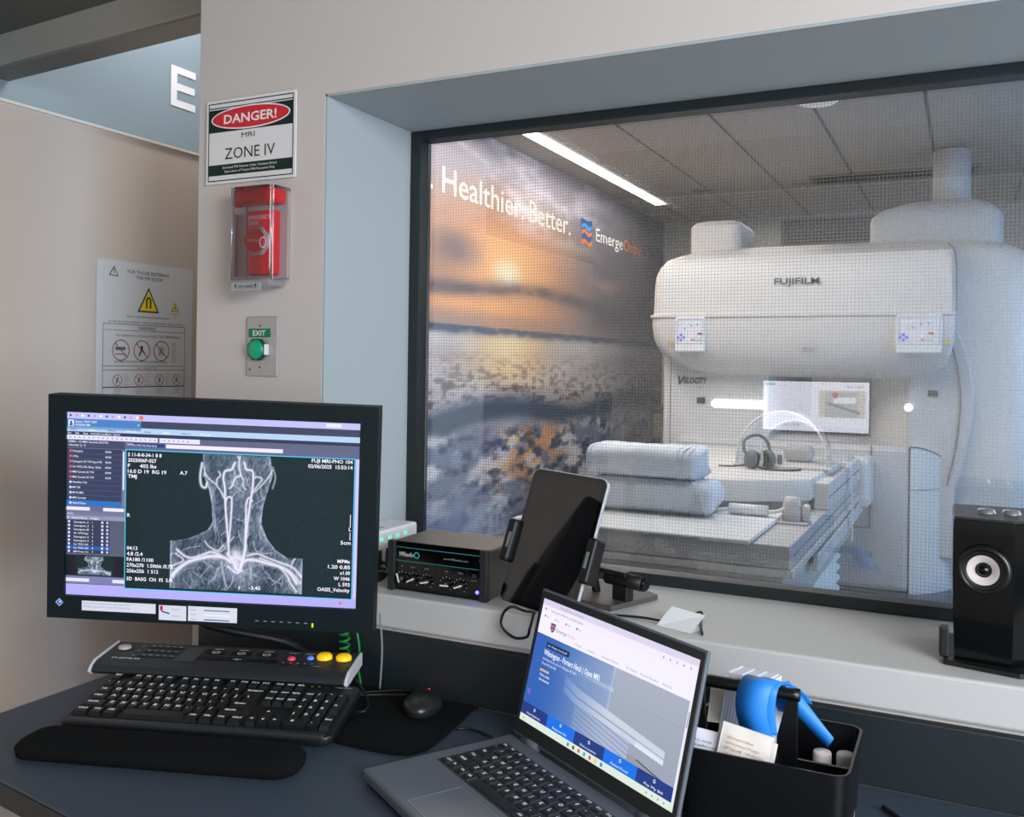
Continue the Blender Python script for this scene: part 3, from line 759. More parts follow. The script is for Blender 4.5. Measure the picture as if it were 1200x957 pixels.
p.text('Screened MRI Patients Under Constant Direct', 0, -.050, .0045, WHT, 2, 'C', width=.128)
p.text('Supervision of Trained MRI Personnel Only', 0, -.0575, .0045, WHT, 2, 'C', width=.118)
p.build('sign_print', M_ink, t, (0, -.0031, 0), WALLROT)

t = thing('emergency_open_station', 'red emergency open push station under a clear cover on the wall', 'push station', (-1.131, 1.30, 1.513))
t.scale = (.72, .78, .90)
M_red = mat('red_plastic', (214, 34, 44), .35)
M_cov = clear_mat('clear_cover', (250, 251, 253), 1.0, .03)
box('back_plate', (-.066, -.006, -.085), (.066, 0, .090), mat('plate_grey', (186, 180, 178), .6), t, bevel=.004)
box('red_header', (-.062, -.056, .062), (.060, -.006, .090), M_red, t, bevel=.006)
box('station_housing', (-.038, -.034, -.078), (.042, -.006, .050), M_red, t, bevel=.004)
p = Paint(.00015)
p.text('EMERGENCY', -.034, .032, .0085, WHT, 2, width=.068); p.text('OPEN', -.034, .021, .0085, WHT, 2, width=.032)
p.build('lettering', M_ink, t, (0, -.0342, 0), WALLROT)
prism('button_collar', [(.038*math.cos(PI/8+k*PI/4)+.0, .030*math.sin(PI/8+k*PI/4)-.012) for k in range(8)], -.044, -.034, mat('collar_grey', (170, 160, 164), .3), t, .002, 'XZ')
bt = cyl('push_button', (0, -.034, -.012), (0, -.053, -.012), .022, M_red, t, n=32); bt.scale = (1.28, 1, 1)
p = Paint(.00015); p.text('PUSH', 0, -.0035, .007, (240, 200, 200), 2, 'C', width=.027); p.build('lettering', M_ink, bt, (0, -.0533, -.012), WALLROT)
# clear cover: rounded open shell
ro = rrect(-.070, -.084, .068, .096, .010)
co = []
v = []; f = []; out = rrect(-.068, -.062, .066, 0, (.022, .022, 0, 0), 8)
for z in (-.088, .094): v += [(x, y, z) for x, y in out]
n = len(out)
for i in range(n): f.append((i, (i+1) % n, n+(i+1) % n, n+i))
f.append(tuple(range(n, 2*n)))
o = mesh_obj('clear_cover', v, f, M_cov, t)
bm = bmesh.new()
add_box(bm, (-.062, -.066, -.100), (.060, -.006, -.088), .003); bm_obj('cover_lip', bm, clear_mat('cover_edge', (200, 196, 214), 2.5, .1, .25), t)
box('lift_tab', (-.052, -.070, -.112), (.040, -.066, -.094), clear_mat('cover_edge2', (200, 196, 214), 2.5, .1, .35), t, bevel=.001)
p = Paint(.00015); p.text('LIFT HERE', 0, 0, .0055, (40, 36, 44), 2, 'C', width=.046)
for sx in (-1, 1): p.line(sx*.030, -.001, sx*.034, .007, .002, (30, 30, 34), 2); p.line(sx*.028, .004, sx*.034, .008, .0015, (30, 30, 34), 2)
p.build('lettering', M_ink, t, (-.006, -.0705, -.106), WALLROT)
M_rim = clear_mat('cover_rim', (210, 205, 220), 3, .05, .15)
for sx in (-.064, .062): tube('cover_edge', [(sx, -.058, -.088), (sx, -.058, .094)], .0025, M_rim, t, n=6, curved=False)
p = Paint(.0002); p.ring(.040, -.018, .0105, .0016, (225, 225, 235), 1); p.build('lock_ring', M_ink, t, (0, -.0626, 0), WALLROT)

t = thing('exit_button', 'steel wall plate with green EXIT strip and round green push button', 'push button', (-1.1405, 1.30, 1.3165))
box('wall_plate', (-.0355, -.005, -.054), (.0355, 0, .054), mat('brushed_plate', (178, 176, 176), .35, metal=.4), t, bevel=.002)
p = Paint(.00015)
p.rect(-.031, .016, .020, .032, (16, 122, 84), 1); p.text('EXIT', -.006, .0195, .0095, WHT, 2, 'C', width=.029, bold=.012)
for x, y in ((-.004, .037), (-.004, -.038), (-.027, -.042)): cyl('screw_hole', (x, -.0049, y), (x, -.0054, y), .0018, M_black, t, n=10)
p.build('exit_strip', M_ink, t, (0, -.0052, 0), WALLROT)
prism('button_bezel', [(.021*math.cos(PI/8+k*PI/4)-.007, .021*math.sin(PI/8+k*PI/4)-.006) for k in range(8)], -.0135, -.005, mat('bezel_dark', (20, 60, 50), .4), t, .001, 'XZ')
lathe('green_push', [(0, .0175), (.010, .0172), (.0165, .0155), (.018, .012)], mat('green_plastic', (0, 150, 110), .3, emit=.15), t, loc=(-.007, 0, -.006), rot=(PI/2, 0, 0))
box('button_guard', (.013, -.016, -.016), (.018, -.005, .004), M_wplast, t, bevel=.002)

t = thing('safety_notice', 'laminated white MR room safety notice with yellow magnet triangle on the partition', 'notice', (-1.7488, 1.443, 1.516))
t.rotation_euler = (PI/2, 0, PI/2)
SW, SH = .285, .432
me_p = prism('laminate', rrect(0, -SH, SW, 0, .004), 0, .0012, mat('laminate_sheet', (206, 210, 216), .25, spec=.5, coat=.15), t)
p = Paint(.0002); BK = (44, 54, 60); YL = (236, 206, 40); RB = (150, 70, 76)
# u = along the sheet, v = down from its top, in fractions of the visible part
def U(x): return (x-113)/111*SW
def V(y): return -(y-302)/160*.303
p.poly([(U(131), V(309)), (U(125.5), V(320.5)), (U(136), V(321.5))], BK, 1); p.poly([(U(131), V(311.5)), (U(127), V(319.5)), (U(134.5), V(320.3))], (212, 216, 222), 2); p.rect(U(130.6), V(319), U(131.4), V(313), BK, 3)
p.text('FOR THOSE ENTERING', U(170), V(316), .0085, BK, 1, 'C', width=.124); p.text('THE MR ROOM', U(171), V(322.5), .0085, BK, 1, 'C', width=.081)
def warn(cx, cy, w_, mag):
    p.poly([(cx, cy+w_*1.05), (cx-w_, cy-w_*.8), (cx+w_, cy-w_*.8)], (30, 60, 60), 1); p.poly([(cx, cy+w_*.82), (cx-w_*.80, cy-w_*.68), (cx+w_*.80, cy-w_*.68)], YL, 2)
    if mag:
        p.rect(cx-w_*.25, cy-w_*.5, cx-w_*.1, cy+w_*.1, (30, 60, 60), 3); p.rect(cx+w_*.1, cy-w_*.5, cx+w_*.25, cy+w_*.1, (30, 60, 60), 3)
        for k in range(8):
            a, b_ = PI*k/8, PI*(k+1)/8; p.poly([(cx+w_*.25*math.cos(a), cy+w_*.1+w_*.25*math.sin(a)), (cx+w_*.25*math.cos(b_), cy+w_*.1+w_*.25*math.sin(b_)), (cx+w_*.1*math.cos(b_), cy+w_*.1+w_*.1*math.sin(b_)), (cx+w_*.1*math.cos(a), cy+w_*.1+w_*.1*math.sin(a))], (30, 60, 60), 3)
    else: p.disc(cx, cy-w_*.2, w_*.2, (40, 60, 60), 3, 8); p.rect(cx-w_*.06, cy-w_*.3, cx+w_*.06, cy+w_*.45, (40, 60, 60), 3)
warn(U(170), V(349), .0325, True); warn(U(202), V(354), .012, False)
p.text('RADIO FREQUENCY', U(202), V(363), .0026, BK, 1, 'C', width=.034); p.text('FIELD', U(202), V(366), .0026, BK, 1, 'C')
p.text('DUE TO THE STRONG MAGNETIC FIELD', U(170), V(370), .0045, BK, 1, 'C', width=.125); p.text('IN THE MR ROOM, OBSERVE THE FOLLOWING SAFETY PRECAUTIONS', U(169), V(377), .0045, BK, 1, 'C', width=.22)
p.frame(U(120), V(455.5), U(215), V(378.5), .0012, BK, 1); p.rect(U(120), V(386.5), U(215), V(386), BK, 1); p.rect(U(120), V(430), U(215), V(429.4), BK, 1); p.rect(U(120), V(435), U(215), V(434.4), BK, 1)
p.text('WARNING', U(169), V(385), .0085, BK, 1, 'C', width=.053)
p.text('NO ADMISSION WITHOUT DOCTOR\'S PERMISSION', U(171), V(394), .0055, BK, 1, 'C', width=.19)
p.text('PATIENTS WITH METALLIC IMPLANTS', U(163), V(426), .0055, BK, 1, 'C', width=.155)
p.text('NOT PERMITTED', U(169), V(433.5), .004, BK, 1, 'C', width=.06)
for k, cx in enumerate((139.5, 163, 186)):
    cy = 410.5; p.ring(U(cx), V(cy), .0245, .0022, RB, 2)
    if k == 0: p.rect(U(cx-6), V(cy), U(cx+5), V(cy-4), (90, 116, 110), 1); p.line(U(cx-6), V(cy+5), U(cx+6), V(cy+5), .002, BK, 1)
    if k == 1: p.disc(U(cx), V(cy-4), .004, BK, 1, 10); p.line(U(cx-3), V(cy+7), U(cx), V(cy-2), .004, BK, 1); p.line(U(cx), V(cy-2), U(cx+4), V(cy+5), .003, BK, 1)
    if k == 2: p.disc(U(cx), V(cy), .011, (176, 182, 186), 1, 14); p.line(U(cx-3), V(cy+6), U(cx+2), V(cy-6), .002, BK, 1)
    a = .0245*.70; p.line(U(cx)-a, V(cy)+a, U(cx)+a, V(cy)-a, .0022, RB, 3)
for k, cx in enumerate((140, 163, 186, 206)):
    cy = 447; p.ring(U(cx-4+k), V(cy), .0135, .0016, RB, 2); a = .0135*.7; x_ = U(cx-4+k); p.line(x_-a, V(cy)+a, x_+a, V(cy)-a, .0014, RB, 3); p.line(x_-.003, V(cy)-.007, x_+.003, V(cy)+.007, .003, BK, 1)
    for j in range(5): p.rect(x_+.017, V(cy)+.012-j*.006, x_+.017+.012+.004*((j*7+k) % 3), V(cy)+.0135-j*.006, (150, 156, 162), 1)
    for j in range(3): p.rect(x_-.010, V(cy)-.022-j*.005, x_+.012, V(cy)-.0205-j*.005, (150, 156, 162), 1)
for j in range(12): p.rect(U(198), V(400)-j*.0042, U(204+(j*5) % 5), V(400)-j*.0042+.0014, (150, 156, 162), 1)
p.frame(U(120), -SH+.02, U(215), V(455.5), .0012, BK, 1)
p.build('notice_print', M_ink, t, (0, 0, .0013))

# ------------------------------------------------------------------ monitor with the angiogram
mon = thing('monitor', 'wide black-framed monitor showing a neck angiogram in the scan software', 'monitor', (-.9887, 1.0181, 1.0659))
mon.rotation_mode = 'XYZ'
mon.rotation_euler = (1.6256, .0239, .4129)
W, H = .487, .332
hole = (-.218, -.132, .2175, .141)
def frame_bm(x0, y0, x1, y1, hx0, hy0, hx1, hy1, zf, zb, bev):
    bm = bmesh.new()
    for lo_, hi_ in (((x0, y0, zb), (x1, hy0, zf)), ((x0, hy1, zb), (x1, y1, zf)), ((x0, hy0, zb), (hx0, hy1, zf)), ((hx1, hy0, zb), (x1, hy1, zf))): add_box(bm, lo_, hi_)
    return bm
bm = frame_bm(-W/2, -H/2, W/2, H/2, *hole, 0, -.03, 0); bm_obj('bezel', bm, M_bezel, mon)
box('housing', (-W/2+.004, -H/2+.004, -.062), (W/2-.004, H/2-.004, -.006), M_black, mon, bevel=.012, seg=3)
sc = box('panel', (hole[0], hole[1], -.012), (hole[2], hole[3], -.006), M_blackg, mon)
K = (hole[2]-hole[0])/346.5
# page coordinates: photo-like units, 0..346 across, 0..217 down
def monpage():
    p = Paint(.00010)
    X = lambda x: hole[0]+x*K
    Yv = lambda y: hole[3]-y*K
    def rc(x0, y0, x1, y1, c, L=1): p.rect(X(x0), Yv(y1), X(x1), Yv(y0), c, L)
    def tx(s, x, y, h, c=(235, 235, 250), L=4, w_=None, al='L', b=.01): p.text(s, X(x), Yv(y), h*K, c, L, al, None if w_ is None else w_*K, bold=b)
    lav = (186, 186, 244)
    rc(0, 0, 346.5, 217, (92, 100, 128), 0)
    rc(0, 0, 346.5, 8, (190, 190, 246)); rc(0, 8, 88, 20, (70, 128, 190)); rc(88, 8, 346.5, 16, (58, 66, 92)); rc(0, 16.5, 346.5, 23, (178, 206, 236)); rc(0, 8, 88, 17, (70, 128, 190), 2)
    rc(1.5, 9.5, 8, 16.5, (225, 235, 250), 3); p.disc(X(4.7), Yv(12), 1.4*K, (40, 60, 120), 4, 8); rc(3, 13.5, 6.5, 16, (40, 60, 120), 4)
    tx('Demo TEST TEST', 10, 12.6, 2.6, w_=26); tx('0000000-MR', 10, 16.2, 2.4, w_=18); tx('x', 84, 14, 3)
    for k in range(12): p.disc(X(4+k*7.2), Yv(4.2), 1.5*K, ((60, 60, 120), (250, 250, 255), (240, 120, 170))[(k*5) % 3], 3, 6)
    rc(86, 2, 90.5, 6.5, (240, 110, 70), 3)
    rc(306, 2, 324, 6, (232, 230, 255), 3)
    for k in range(8): tx('menu page'[:4+k % 4], 4+k*22, 21.5, 2.6, (240, 244, 255) if k % 2 else (70, 100, 160))
    rc(0, 23, 346.5, 27, (44, 54, 84)); 
    for k, s in enumerate(('File', 'Edit', 'View', 'Overlay', 'Controls', 'Tools', 'System')): tx(s, 1+k*9, 26, 2.2)
    rc(0, 27, 108, 32.5, (224, 222, 250), 3); rc(110, 27, 158, 32.5, (224, 222, 250), 3); 
    for k in range(26): rc(3+k*5.6, 29, 4.6+k*5.6, 30.6, (140, 130, 200), 4)
    rc(0, 33, 346.5, 42, (96, 100, 136), 1); rc(0, 32.5, 69, 42, (66, 72, 104), 2); tx('DEMO - C5 MRA Carotids (FLOTS)', 2, 36, 2.3, w_=47); tx('Vascular [---]', 2, 40, 2.3, w_=20)
    tx('Series', 72, 36.5, 2.2); rc(78, 34, 116, 38, (20, 60, 120), 3); tx('Ser VASC-ASL (Resp Gate)', 79, 37.2, 2.0, w_=28)
    rc(118, 34, 256, 38.5, (236, 226, 250), 3)
    # series list
    names = ['Scanogram', '3-Way', 'Scanogram 2D TOF Img w/ SD', 'Ser VASC-ASL (Resp. Gate)', 'MRA Carotids 2D TOF', 'MRA Carotids 3D TOF', 'Workflow Task', 'MIP TOF', 'MIP 3D-MRA', 'MPR Carotids', 'Hybrid Scans']
    for k, s in enumerate(names):
        y = 43+k*6.15; sel = k == len(names)-1
        rc(0, y, 66, y+5.8, (30, 112, 196) if sel else (52, 60, 92), 2)
        p.disc(X(4.5), Yv(y+2.9), 1.6*K, (240, 90, 100) if k < 6 else (210, 214, 240), 3, 8); tx(s, 7, y+4, 2.4, w_=min(len(s)*1.35, 38))
        if k < 6: tx('00:00', 46, y+4, 2.3, w_=7)
    rc(66, 43, 69.5, 116, (112, 118, 160), 2); rc(67, 45, 68.7, 90, (230, 230, 250), 3)
    rc(0, 111, 70, 117, (100, 104, 140), 2); rc(0, 112, 28, 116, (230, 226, 250), 3); rc(44, 112, 69, 116, (230, 226, 250), 3)
    rc(0, 117, 70, 168, (84, 90, 112), 1); rc(0, 117, 70, 122, (112, 118, 150), 2); tx('Series', 1, 121, 2.2)
    rc(0, 122, 70, 127, (140, 144, 176), 2); tx('Sr  Series Name    Images', 1, 126, 2.3, w_=38)
    for k in range(9):
        y = 127.5+k*4.4; rc(0, y, 52, y+4.3, (24, 96, 176) if k == 7 else (50, 56, 84), 2)
        tx(('Scanogram_A', 'Scanogram_2', 'Scanogram_M', '3-Way', 'Scanogram 2', 'Scanogram 2', 'Ser VASC-ASL', 'Ser VASC-ASL', 'MIP Protoc Co')[k], 9, y+3.5, 2.2, w_=18); tx(str(k+1), 31, y+3.5, 2.2); rc(2, y+.8, 4.5, y+3.4, (220, 220, 250), 3); rc(42, y+.8, 44.5, y+3.4, (220, 220, 250), 3); rc(48, y+.8, 50.5, y+3.4, (200, 190, 250), 3)
    rc(0, 169, 70, 194, (16, 22, 34), 2); rc(0, 194.5, 70, 203, (120, 124, 170), 2); rc(0, 197, 28, 201, (226, 222, 250), 3); rc(56, 197, 70, 201, (226, 222, 250), 3)
    # angiogram frame and image
    x0, y0, x1, y1 = 71, 42.5, 340, 206
    rc(x0-1, y0-1, x1+1, y1+1, (70, 206, 246), 2); rc(x0, y0, x1, y1, (10, 40, 44), 3)
    rc(0, 204, 346.5, 217, (176, 170, 240), 1); rc(341.5, 42, 346.5, 206, (196, 200, 244), 1)
    # picture units: crop4-like, 60..1136 wide, 0..650 high (4 per page unit)
    nx, ny = 430, 262
    GX, GY = np.meshgrid(np.linspace(60, 1136, nx+1), np.linspace(0, 654, ny+1))
    A = np.zeros(GX.shape+(3,)); A[:] = (12, 38, 42)
    A += (fbm(GX/6, GY/6, 2, 2)[..., None]-.5)*16
    A[(GX < 120) | (GX > 1100)] *= .9
    cl = np.interp(GY, [0, 110, 170, 240, 320, 360, 385, 405, 418, 420], [423, 432, 455, 470, 474, 452, 405, 360, 300, 275])
    cr = np.interp(GY, [0, 90, 180, 240, 320, 390, 440, 475, 480], [742, 755, 728, 712, 705, 735, 775, 830, 905])
    cl = np.where(GY > 418, 274, cl); cr = np.where(GY > 475, 905, cr)
    ins = ((GX > cl) & (GX < cr) & (GY < 645) & (GX > 268) & (GX < 908)).astype(float)
    notch = (GY > 395) & (GY < 440) & (GX > 330) & (GX < 400) & (GY < 395+(400-GX)*.3)
    edge = np.minimum(GX-cl, cr-GX)
    tis = .08+.42*fbm(GX/55, GY/80, 12)+.55*(fbm(GX/7+GY/30, GY/16, 30, 3)-.5)+.5*np.exp(-np.clip(edge, 0, 999)/12.)+.25*np.exp(-((GY-560)/60.)**2-((GX-590)/200.)**2)
    midz = np.exp(-((GX-590)/60.)**2)*np.exp(-((GY-100)/110.)**2)*.22
    chest = np.where(GY > 520, -.14*np.exp(-((np.abs(GX-590)-150)/90.)**2), 0)
    g = np.clip(tis+midz+chest, .08, .85)
    col = np.stack([22+g*178, 40+g*172, 56+g*182], -1)
    A = np.where(ins[..., None] > 0, col, A)
    def ves(pts, wd, amp):
        nonlocal V_
        for (ax, ay), (bx, by) in zip(pts, pts[1:]):
            dx, dy = bx-ax, by-ay; L2 = dx*dx+dy*dy+1e-6
            tt = np.clip(((GX-ax)*dx+(GY-ay)*dy)/L2, 0, 1); D = np.hypot(GX-ax-tt*dx, GY-ay-tt*dy)
            V_ = np.maximum(V_, amp*np.exp(-(D/wd)**2))
    V_ = np.zeros(GX.shape)
    sh = lambda L: [(x, y-70-.044*(x-60)) for x, y in L]
    def cm(L, k=5): return [(q.x, q.y) for q in catmull([(a, b_, 0) for a, b_ in L], k)]
    big = [([(575, 128), (560, 160), (530, 168), (522, 200), (530, 250), (533, 320), (540, 400), (548, 480), (555, 560)], 6, 1),
           ([(533, 330), (538, 300), (552, 290), (564, 305), (561, 400), (554, 500)], 5, 1),
           ([(620, 128), (630, 160), (655, 165), (664, 190), (660, 260), (650, 330), (640, 420), (634, 500), (626, 570)], 6, 1),
           ([(660, 310), (650, 294), (640, 300), (633, 330), (632, 430), (630, 520)], 5, 1),
           ([(597, 108), (596, 150), (603, 186), (578, 202), (566, 235), (552, 250)], 5, .9), ([(603, 186), (618, 212), (614, 235), (628, 255)], 4, .8),
           ([(526, 295), (510, 262), (492, 235), (492, 205), (508, 190), (500, 170)], 4.5, .85), ([(432, 175), (455, 205), (490, 235), (524, 280)], 4, .8),
           ([(664, 265), (690, 230), (706, 208), (690, 196), (668, 200)], 4.5, .85), ([(668, 268), (705, 235), (740, 190), (756, 160)], 4, .8),
           ([(420, 130), (412, 190), (418, 235), (438, 246), (444, 225)], 7, .95), ([(420, 140), (432, 160), (428, 190)], 4, .8), ([(755, 150), (768, 200), (756, 250)], 5, .6),
           ([(565, 600), (530, 578), (480, 572), (420, 582), (360, 600), (320, 630), (285, 668)], 11, .95), ([(520, 570), (470, 552), (430, 566), (380, 580), (345, 572), (305, 540)], 7, .9), ([(400, 585), (340, 610), (300, 640), (272, 690)], 6, .9), ([(300, 560), (335, 585), (330, 600), (280, 620)], 5, .8),
           ([(440, 500), (458, 525), (500, 545), (530, 520)], 4.5, .8), ([(480, 545), (520, 548), (560, 500), (575, 480)], 4, .7),
           ([(610, 610), (640, 590), (690, 592), (740, 606), (800, 622), (850, 655), (880, 700)], 11, .95), ([(640, 570), (690, 560), (740, 580), (800, 602), (860, 625), (900, 668)], 6, .9), ([(700, 580), (780, 612), (830, 660), (850, 700), (880, 740)], 6, .9), ([(850, 630), (862, 590), (895, 562)], 4.5, .8), ([(790, 620), (845, 640), (898, 700)], 5, .85),
           ([(548, 560), (570, 590), (600, 640), (620, 600), (634, 520)], 9, 1), ([(560, 590), (590, 575), (620, 590)], 22, .9), ([(585, 560), (590, 620)], 24, .85), ([(520, 600), (530, 660), (545, 720)], 5, .55), ([(660, 620), (662, 680)], 5, .55), ([(550, 620), (590, 650), (620, 640)], 7, .9)]
    for L, wd, am in big: ves(cm(sh(L), 4), wd, am)
    rnd = random.Random(5)
    for k in range(120):
        if k < 50: x, y = rnd.uniform(480, 720), rnd.uniform(140, 560)
        else: x, y = rnd.uniform(300, 880), rnd.uniform(520, 730)
        L = [(x, y)]; a = rnd.uniform(1, 2.2) if k < 50 else rnd.uniform(0, 3)
        for j in range(3): a += rnd.uniform(-.5, .5); L.append((L[-1][0]+math.cos(a)*26, L[-1][1]+math.sin(a)*26))
        ves(sh(L), rnd.uniform(1.6, 2.8), rnd.uniform(.25, .65))
    near = np.clip((np.minimum(GX-cl, cr-GX)+6)/8, 0, 1)*((GX > 268) & (GX < 908) & (GY < 645))
    ears = ((GX < 450) | (GX > 740)) & (GY < 190)
    A = mixc(A, (240, 236, 252), np.clip(V_, 0, 1)*.98*np.maximum(near, ears))
    # ear on the left
    p.grid(X(x0+.6), Yv(y1-.6), X(x1-.6), Yv(y0+.6), nx, ny, A[::-1], 4)
    # thumbnail of the same picture
    B = A[:, 70:370][::9, ::7]
    nyb, nxb = B.shape[0]-1, B.shape[1]-1
    p.grid(X(12), Yv(193), X(58), Yv(170), nxb, nyb, B[::-1], 4)
    T = lambda s, x, y, h=4.3, al='L', w_=None: tx(s, x, y, h, (244, 240, 255), 6, w_, al, .02)
    T('S 11-8-8-34-1 8 8', 73, 49.5, w_=40); T('2025006P-027', 73, 56, w_=34); T('F      402 lbs', 73, 62.5, w_=34); T('16.0 D 19  RG 19', 73, 69, w_=46); T('TMJ', 73, 75, w_=11); T('A.7', 135, 68.5, w_=9)
    T('H', 203, 47, 4.0); T('R', 73, 121); T('F', 207, 201.5); T('-3.45', 219, 200.5, w_=14)
    T('04:13', 73, 160); T('4.8 /2.4', 73, 166.7, w_=19); T('FA180 /1100', 73, 173.4, w_=32); T('270x270  1.50thk /0.75', 73, 180.2, w_=55); T('256x256  1 512', 73, 187, w_=38); T('3D  BASG  CN  FS  S.IR', 73, 194.5+2, w_=56)
    T('FUJI MRI-PHO 104', 338, 46.5+1, al='R', w_=48); T('02/06/2025  15:53:14', 338, 54, al='R', w_=52); T('L', 338, 126, al='R'); T('5cm', 338, 142, al='R', w_=12)
    for k, s in enumerate(('MIPMx', '1.20 0.85', 'x1.00', 'W 1046', 'L 593', 'OASIS_Velocity')): T(s, 338, 164+k*6.8, al='R', w_=(15, 26, 12, 19, 13, 38)[k])
    rc(336.5, 107, 337.3, 122, (240, 240, 255), 6); rc(336.5, 128, 337.3, 137, (240, 240, 255), 6)
    rc(326, 210, 329, 213, (240, 110, 90), 3)
    return p
monpage().build('screen_page', M_scr, sc, (0, 0, -.0058))
# bezel marks: brand badge, paper labels, buttons, power lamp
bx = lambda px: -W/2+(px-55)*W/384.; by = lambda py: H/2-(py-460)*H/264.   # measured on the bezel
p = Paint(.00012)
cx, cy = bx(70), by(705); r_ = .0062
p.poly([(cx-r_, cy), (cx, cy-r_), (cx+r_, cy), (cx, cy+r_)], (150, 190, 220), 1); p.poly([(cx-.004, cy), (cx, cy-.004), (cx+.004, cy), (cx, cy+.004)], (40, 96, 190), 2); p.rect(cx-.0005, cy-.0005, cx+.002, cy+.002, (240, 240, 255), 3)
p.build('brand_badge', M_ink, mon, (0, 0, .0002)); p = Paint(.00012)
for k in range(7): p.rect(bx(302+k*9.5), by(716), bx(306+k*9.5), by(715), (120, 150, 160), 1)
p.build('button_marks', M_ink, mon, (0, 0, .0002))
p = Paint(.00012)
for k in range(2): p.text('System status and contact information line', .003, .0042-k*.005, .0022, (150, 160, 190), 1, width=.07)
l = box('paper_label', (0, -.006, 0), (.111, .0085, .0006), mat('label_paper', (226, 228, 240), .6), mon, loc=(bx(97), by(708.5), .0002)); p.build('label_print', M_inkm, l, (0, 0, .0007))
l = box('paper_label', (0, -.010, 0), (.041, .012, .0006), mat('label_paper', (226, 228, 240), .6), mon, loc=(bx(188.5), by(712), .0002))
p = Paint(.00012); p.rect(.002, .004, .006, .011, (190, 40, 90), 1); p.line(.004, .003, .016, .0, .002, (60, 60, 110), 1); p.text('Please Call', .020, .006, .0018, (110, 110, 140), 1); p.text('Contact No.', .020, -.004, .0018, (110, 110, 140), 1); p.build('label_print', M_inkm, l, (0, 0, .0007))
l = box('paper_label', (0, -.010, 0), (.073, .012, .0006), mat('label_paper', (226, 228, 240), .6), mon, loc=(bx(223), by(711.5), .0002))
p = Paint(.00012)
for k in range(3): p.rect(.024, .006-k*.007, .062, .0075-k*.007, ((90, 100, 170), (250, 250, 255), (70, 80, 150))[k], 1); p.text('Contact', .004, .0062-k*.007, .0018, (110, 110, 140), 1)
p.build('label_print', M_inkm, l, (0, 0, .0007))
box('power_lamp', (-.0012, -.003, 0), (.0012, .003, .0008), emat('lamp_yellowgreen', (200, 230, 30), 1.2), mon, loc=(bx(369), by(717.5), .0002))
# neck and foot
box('arm_plate', (-.05, -.05, -.075), (.05, .05, -.060), M_black, mon, bevel=.004)
R = Euler((1.6256, .0239, .4129)).to_matrix()
ft = bpy.data.objects.new('tmp', None); bpy.data.objects.remove(ft)
inv = (Matrix.Translation((-.9887, 1.0181, 1.0659)) @ R.to_4x4()).inverted()
bm = bmesh.new(); add_box(bm, (-1.10, 1.282, 1.0), (-1.0, 1.299, 1.10), .004); add_box(bm, (-1.065, 1.10, 1.035), (-1.03, 1.29, 1.065), .006)
bmesh.ops.transform(bm, matrix=inv, verts=bm.verts); bm_obj('wall_arm', bm, M_black, mon)

# ------------------------------------------------------------------ keyboard, console, wrist rest
KY = math.radians(19.0)
def make_keys(parent, rows, x0, y0, ux, uy, size_k, hgt, m, ztop, gap, legend_col, maxn=100, tilt=0, leg_h=.0032, name='keycap'):
    """rows: list of (yrow, [(x, w, h, legend)...]) in key units from left/top"""
    base = bmesh.new(); vs = [(-.5, -.5, 0), (.5, -.5, 0), (.5, .5, 0), (-.5, .5, 0), (-.42, -.38, 1), (.42, -.38, 1), (.42, .46, 1), (-.42, .46, 1)]
    V = [base.verts.new(q) for q in vs]
    for f in ((3, 2, 1, 0), (4, 5, 6, 7), (0, 1, 5, 4), (1, 2, 6, 5), (2, 3, 7, 6), (3, 0, 4, 7)): base.faces.new([V[i] for i in f])
    me = bpy.data.meshes.new('keycap'); bmesh.ops.recalc_face_normals(base, faces=base.faces); base.to_mesh(me); base.free(); me.materials.append(m)
    p = Paint(.0002); n = 0; rest = bmesh.new(); any_rest = False
    for yr, keys in rows:
        for x, w_, h_, lg in keys:
            cx = x0+(x+w_/2)*ux; cy = y0-(yr+h_/2)*uy
            if n < maxn:
                o = bpy.data.objects.new(name, me); COL.objects.link(o); o.parent = parent; o.location = (cx, cy, ztop); o.scale = (w_*ux-gap, h_*uy-gap, hgt)
            else:
                add_box(rest, (cx-(w_*ux-gap)/2, cy-(h_*uy-gap)/2, ztop), (cx+(w_*ux-gap)/2, cy+(h_*uy-gap)/2, ztop+hgt)); any_rest = True
            n += 1
            if lg: p.text(lg, cx-(w_*ux-gap)*.28, cy+uy*.02, leg_h if len(lg) < 2 else leg_h*.72, legend_col, 1, width=None if len(lg) < 2 else min(leg_h*.5*len(lg), w_*ux*.7), bold=.045)
    if any_rest: o = bm_obj(name, rest, m, parent); o['kind'] = 'stuff'
    else: rest.free()
    p.build('key_legends', M_ink, parent, (0, 0, ztop+hgt+.0002))
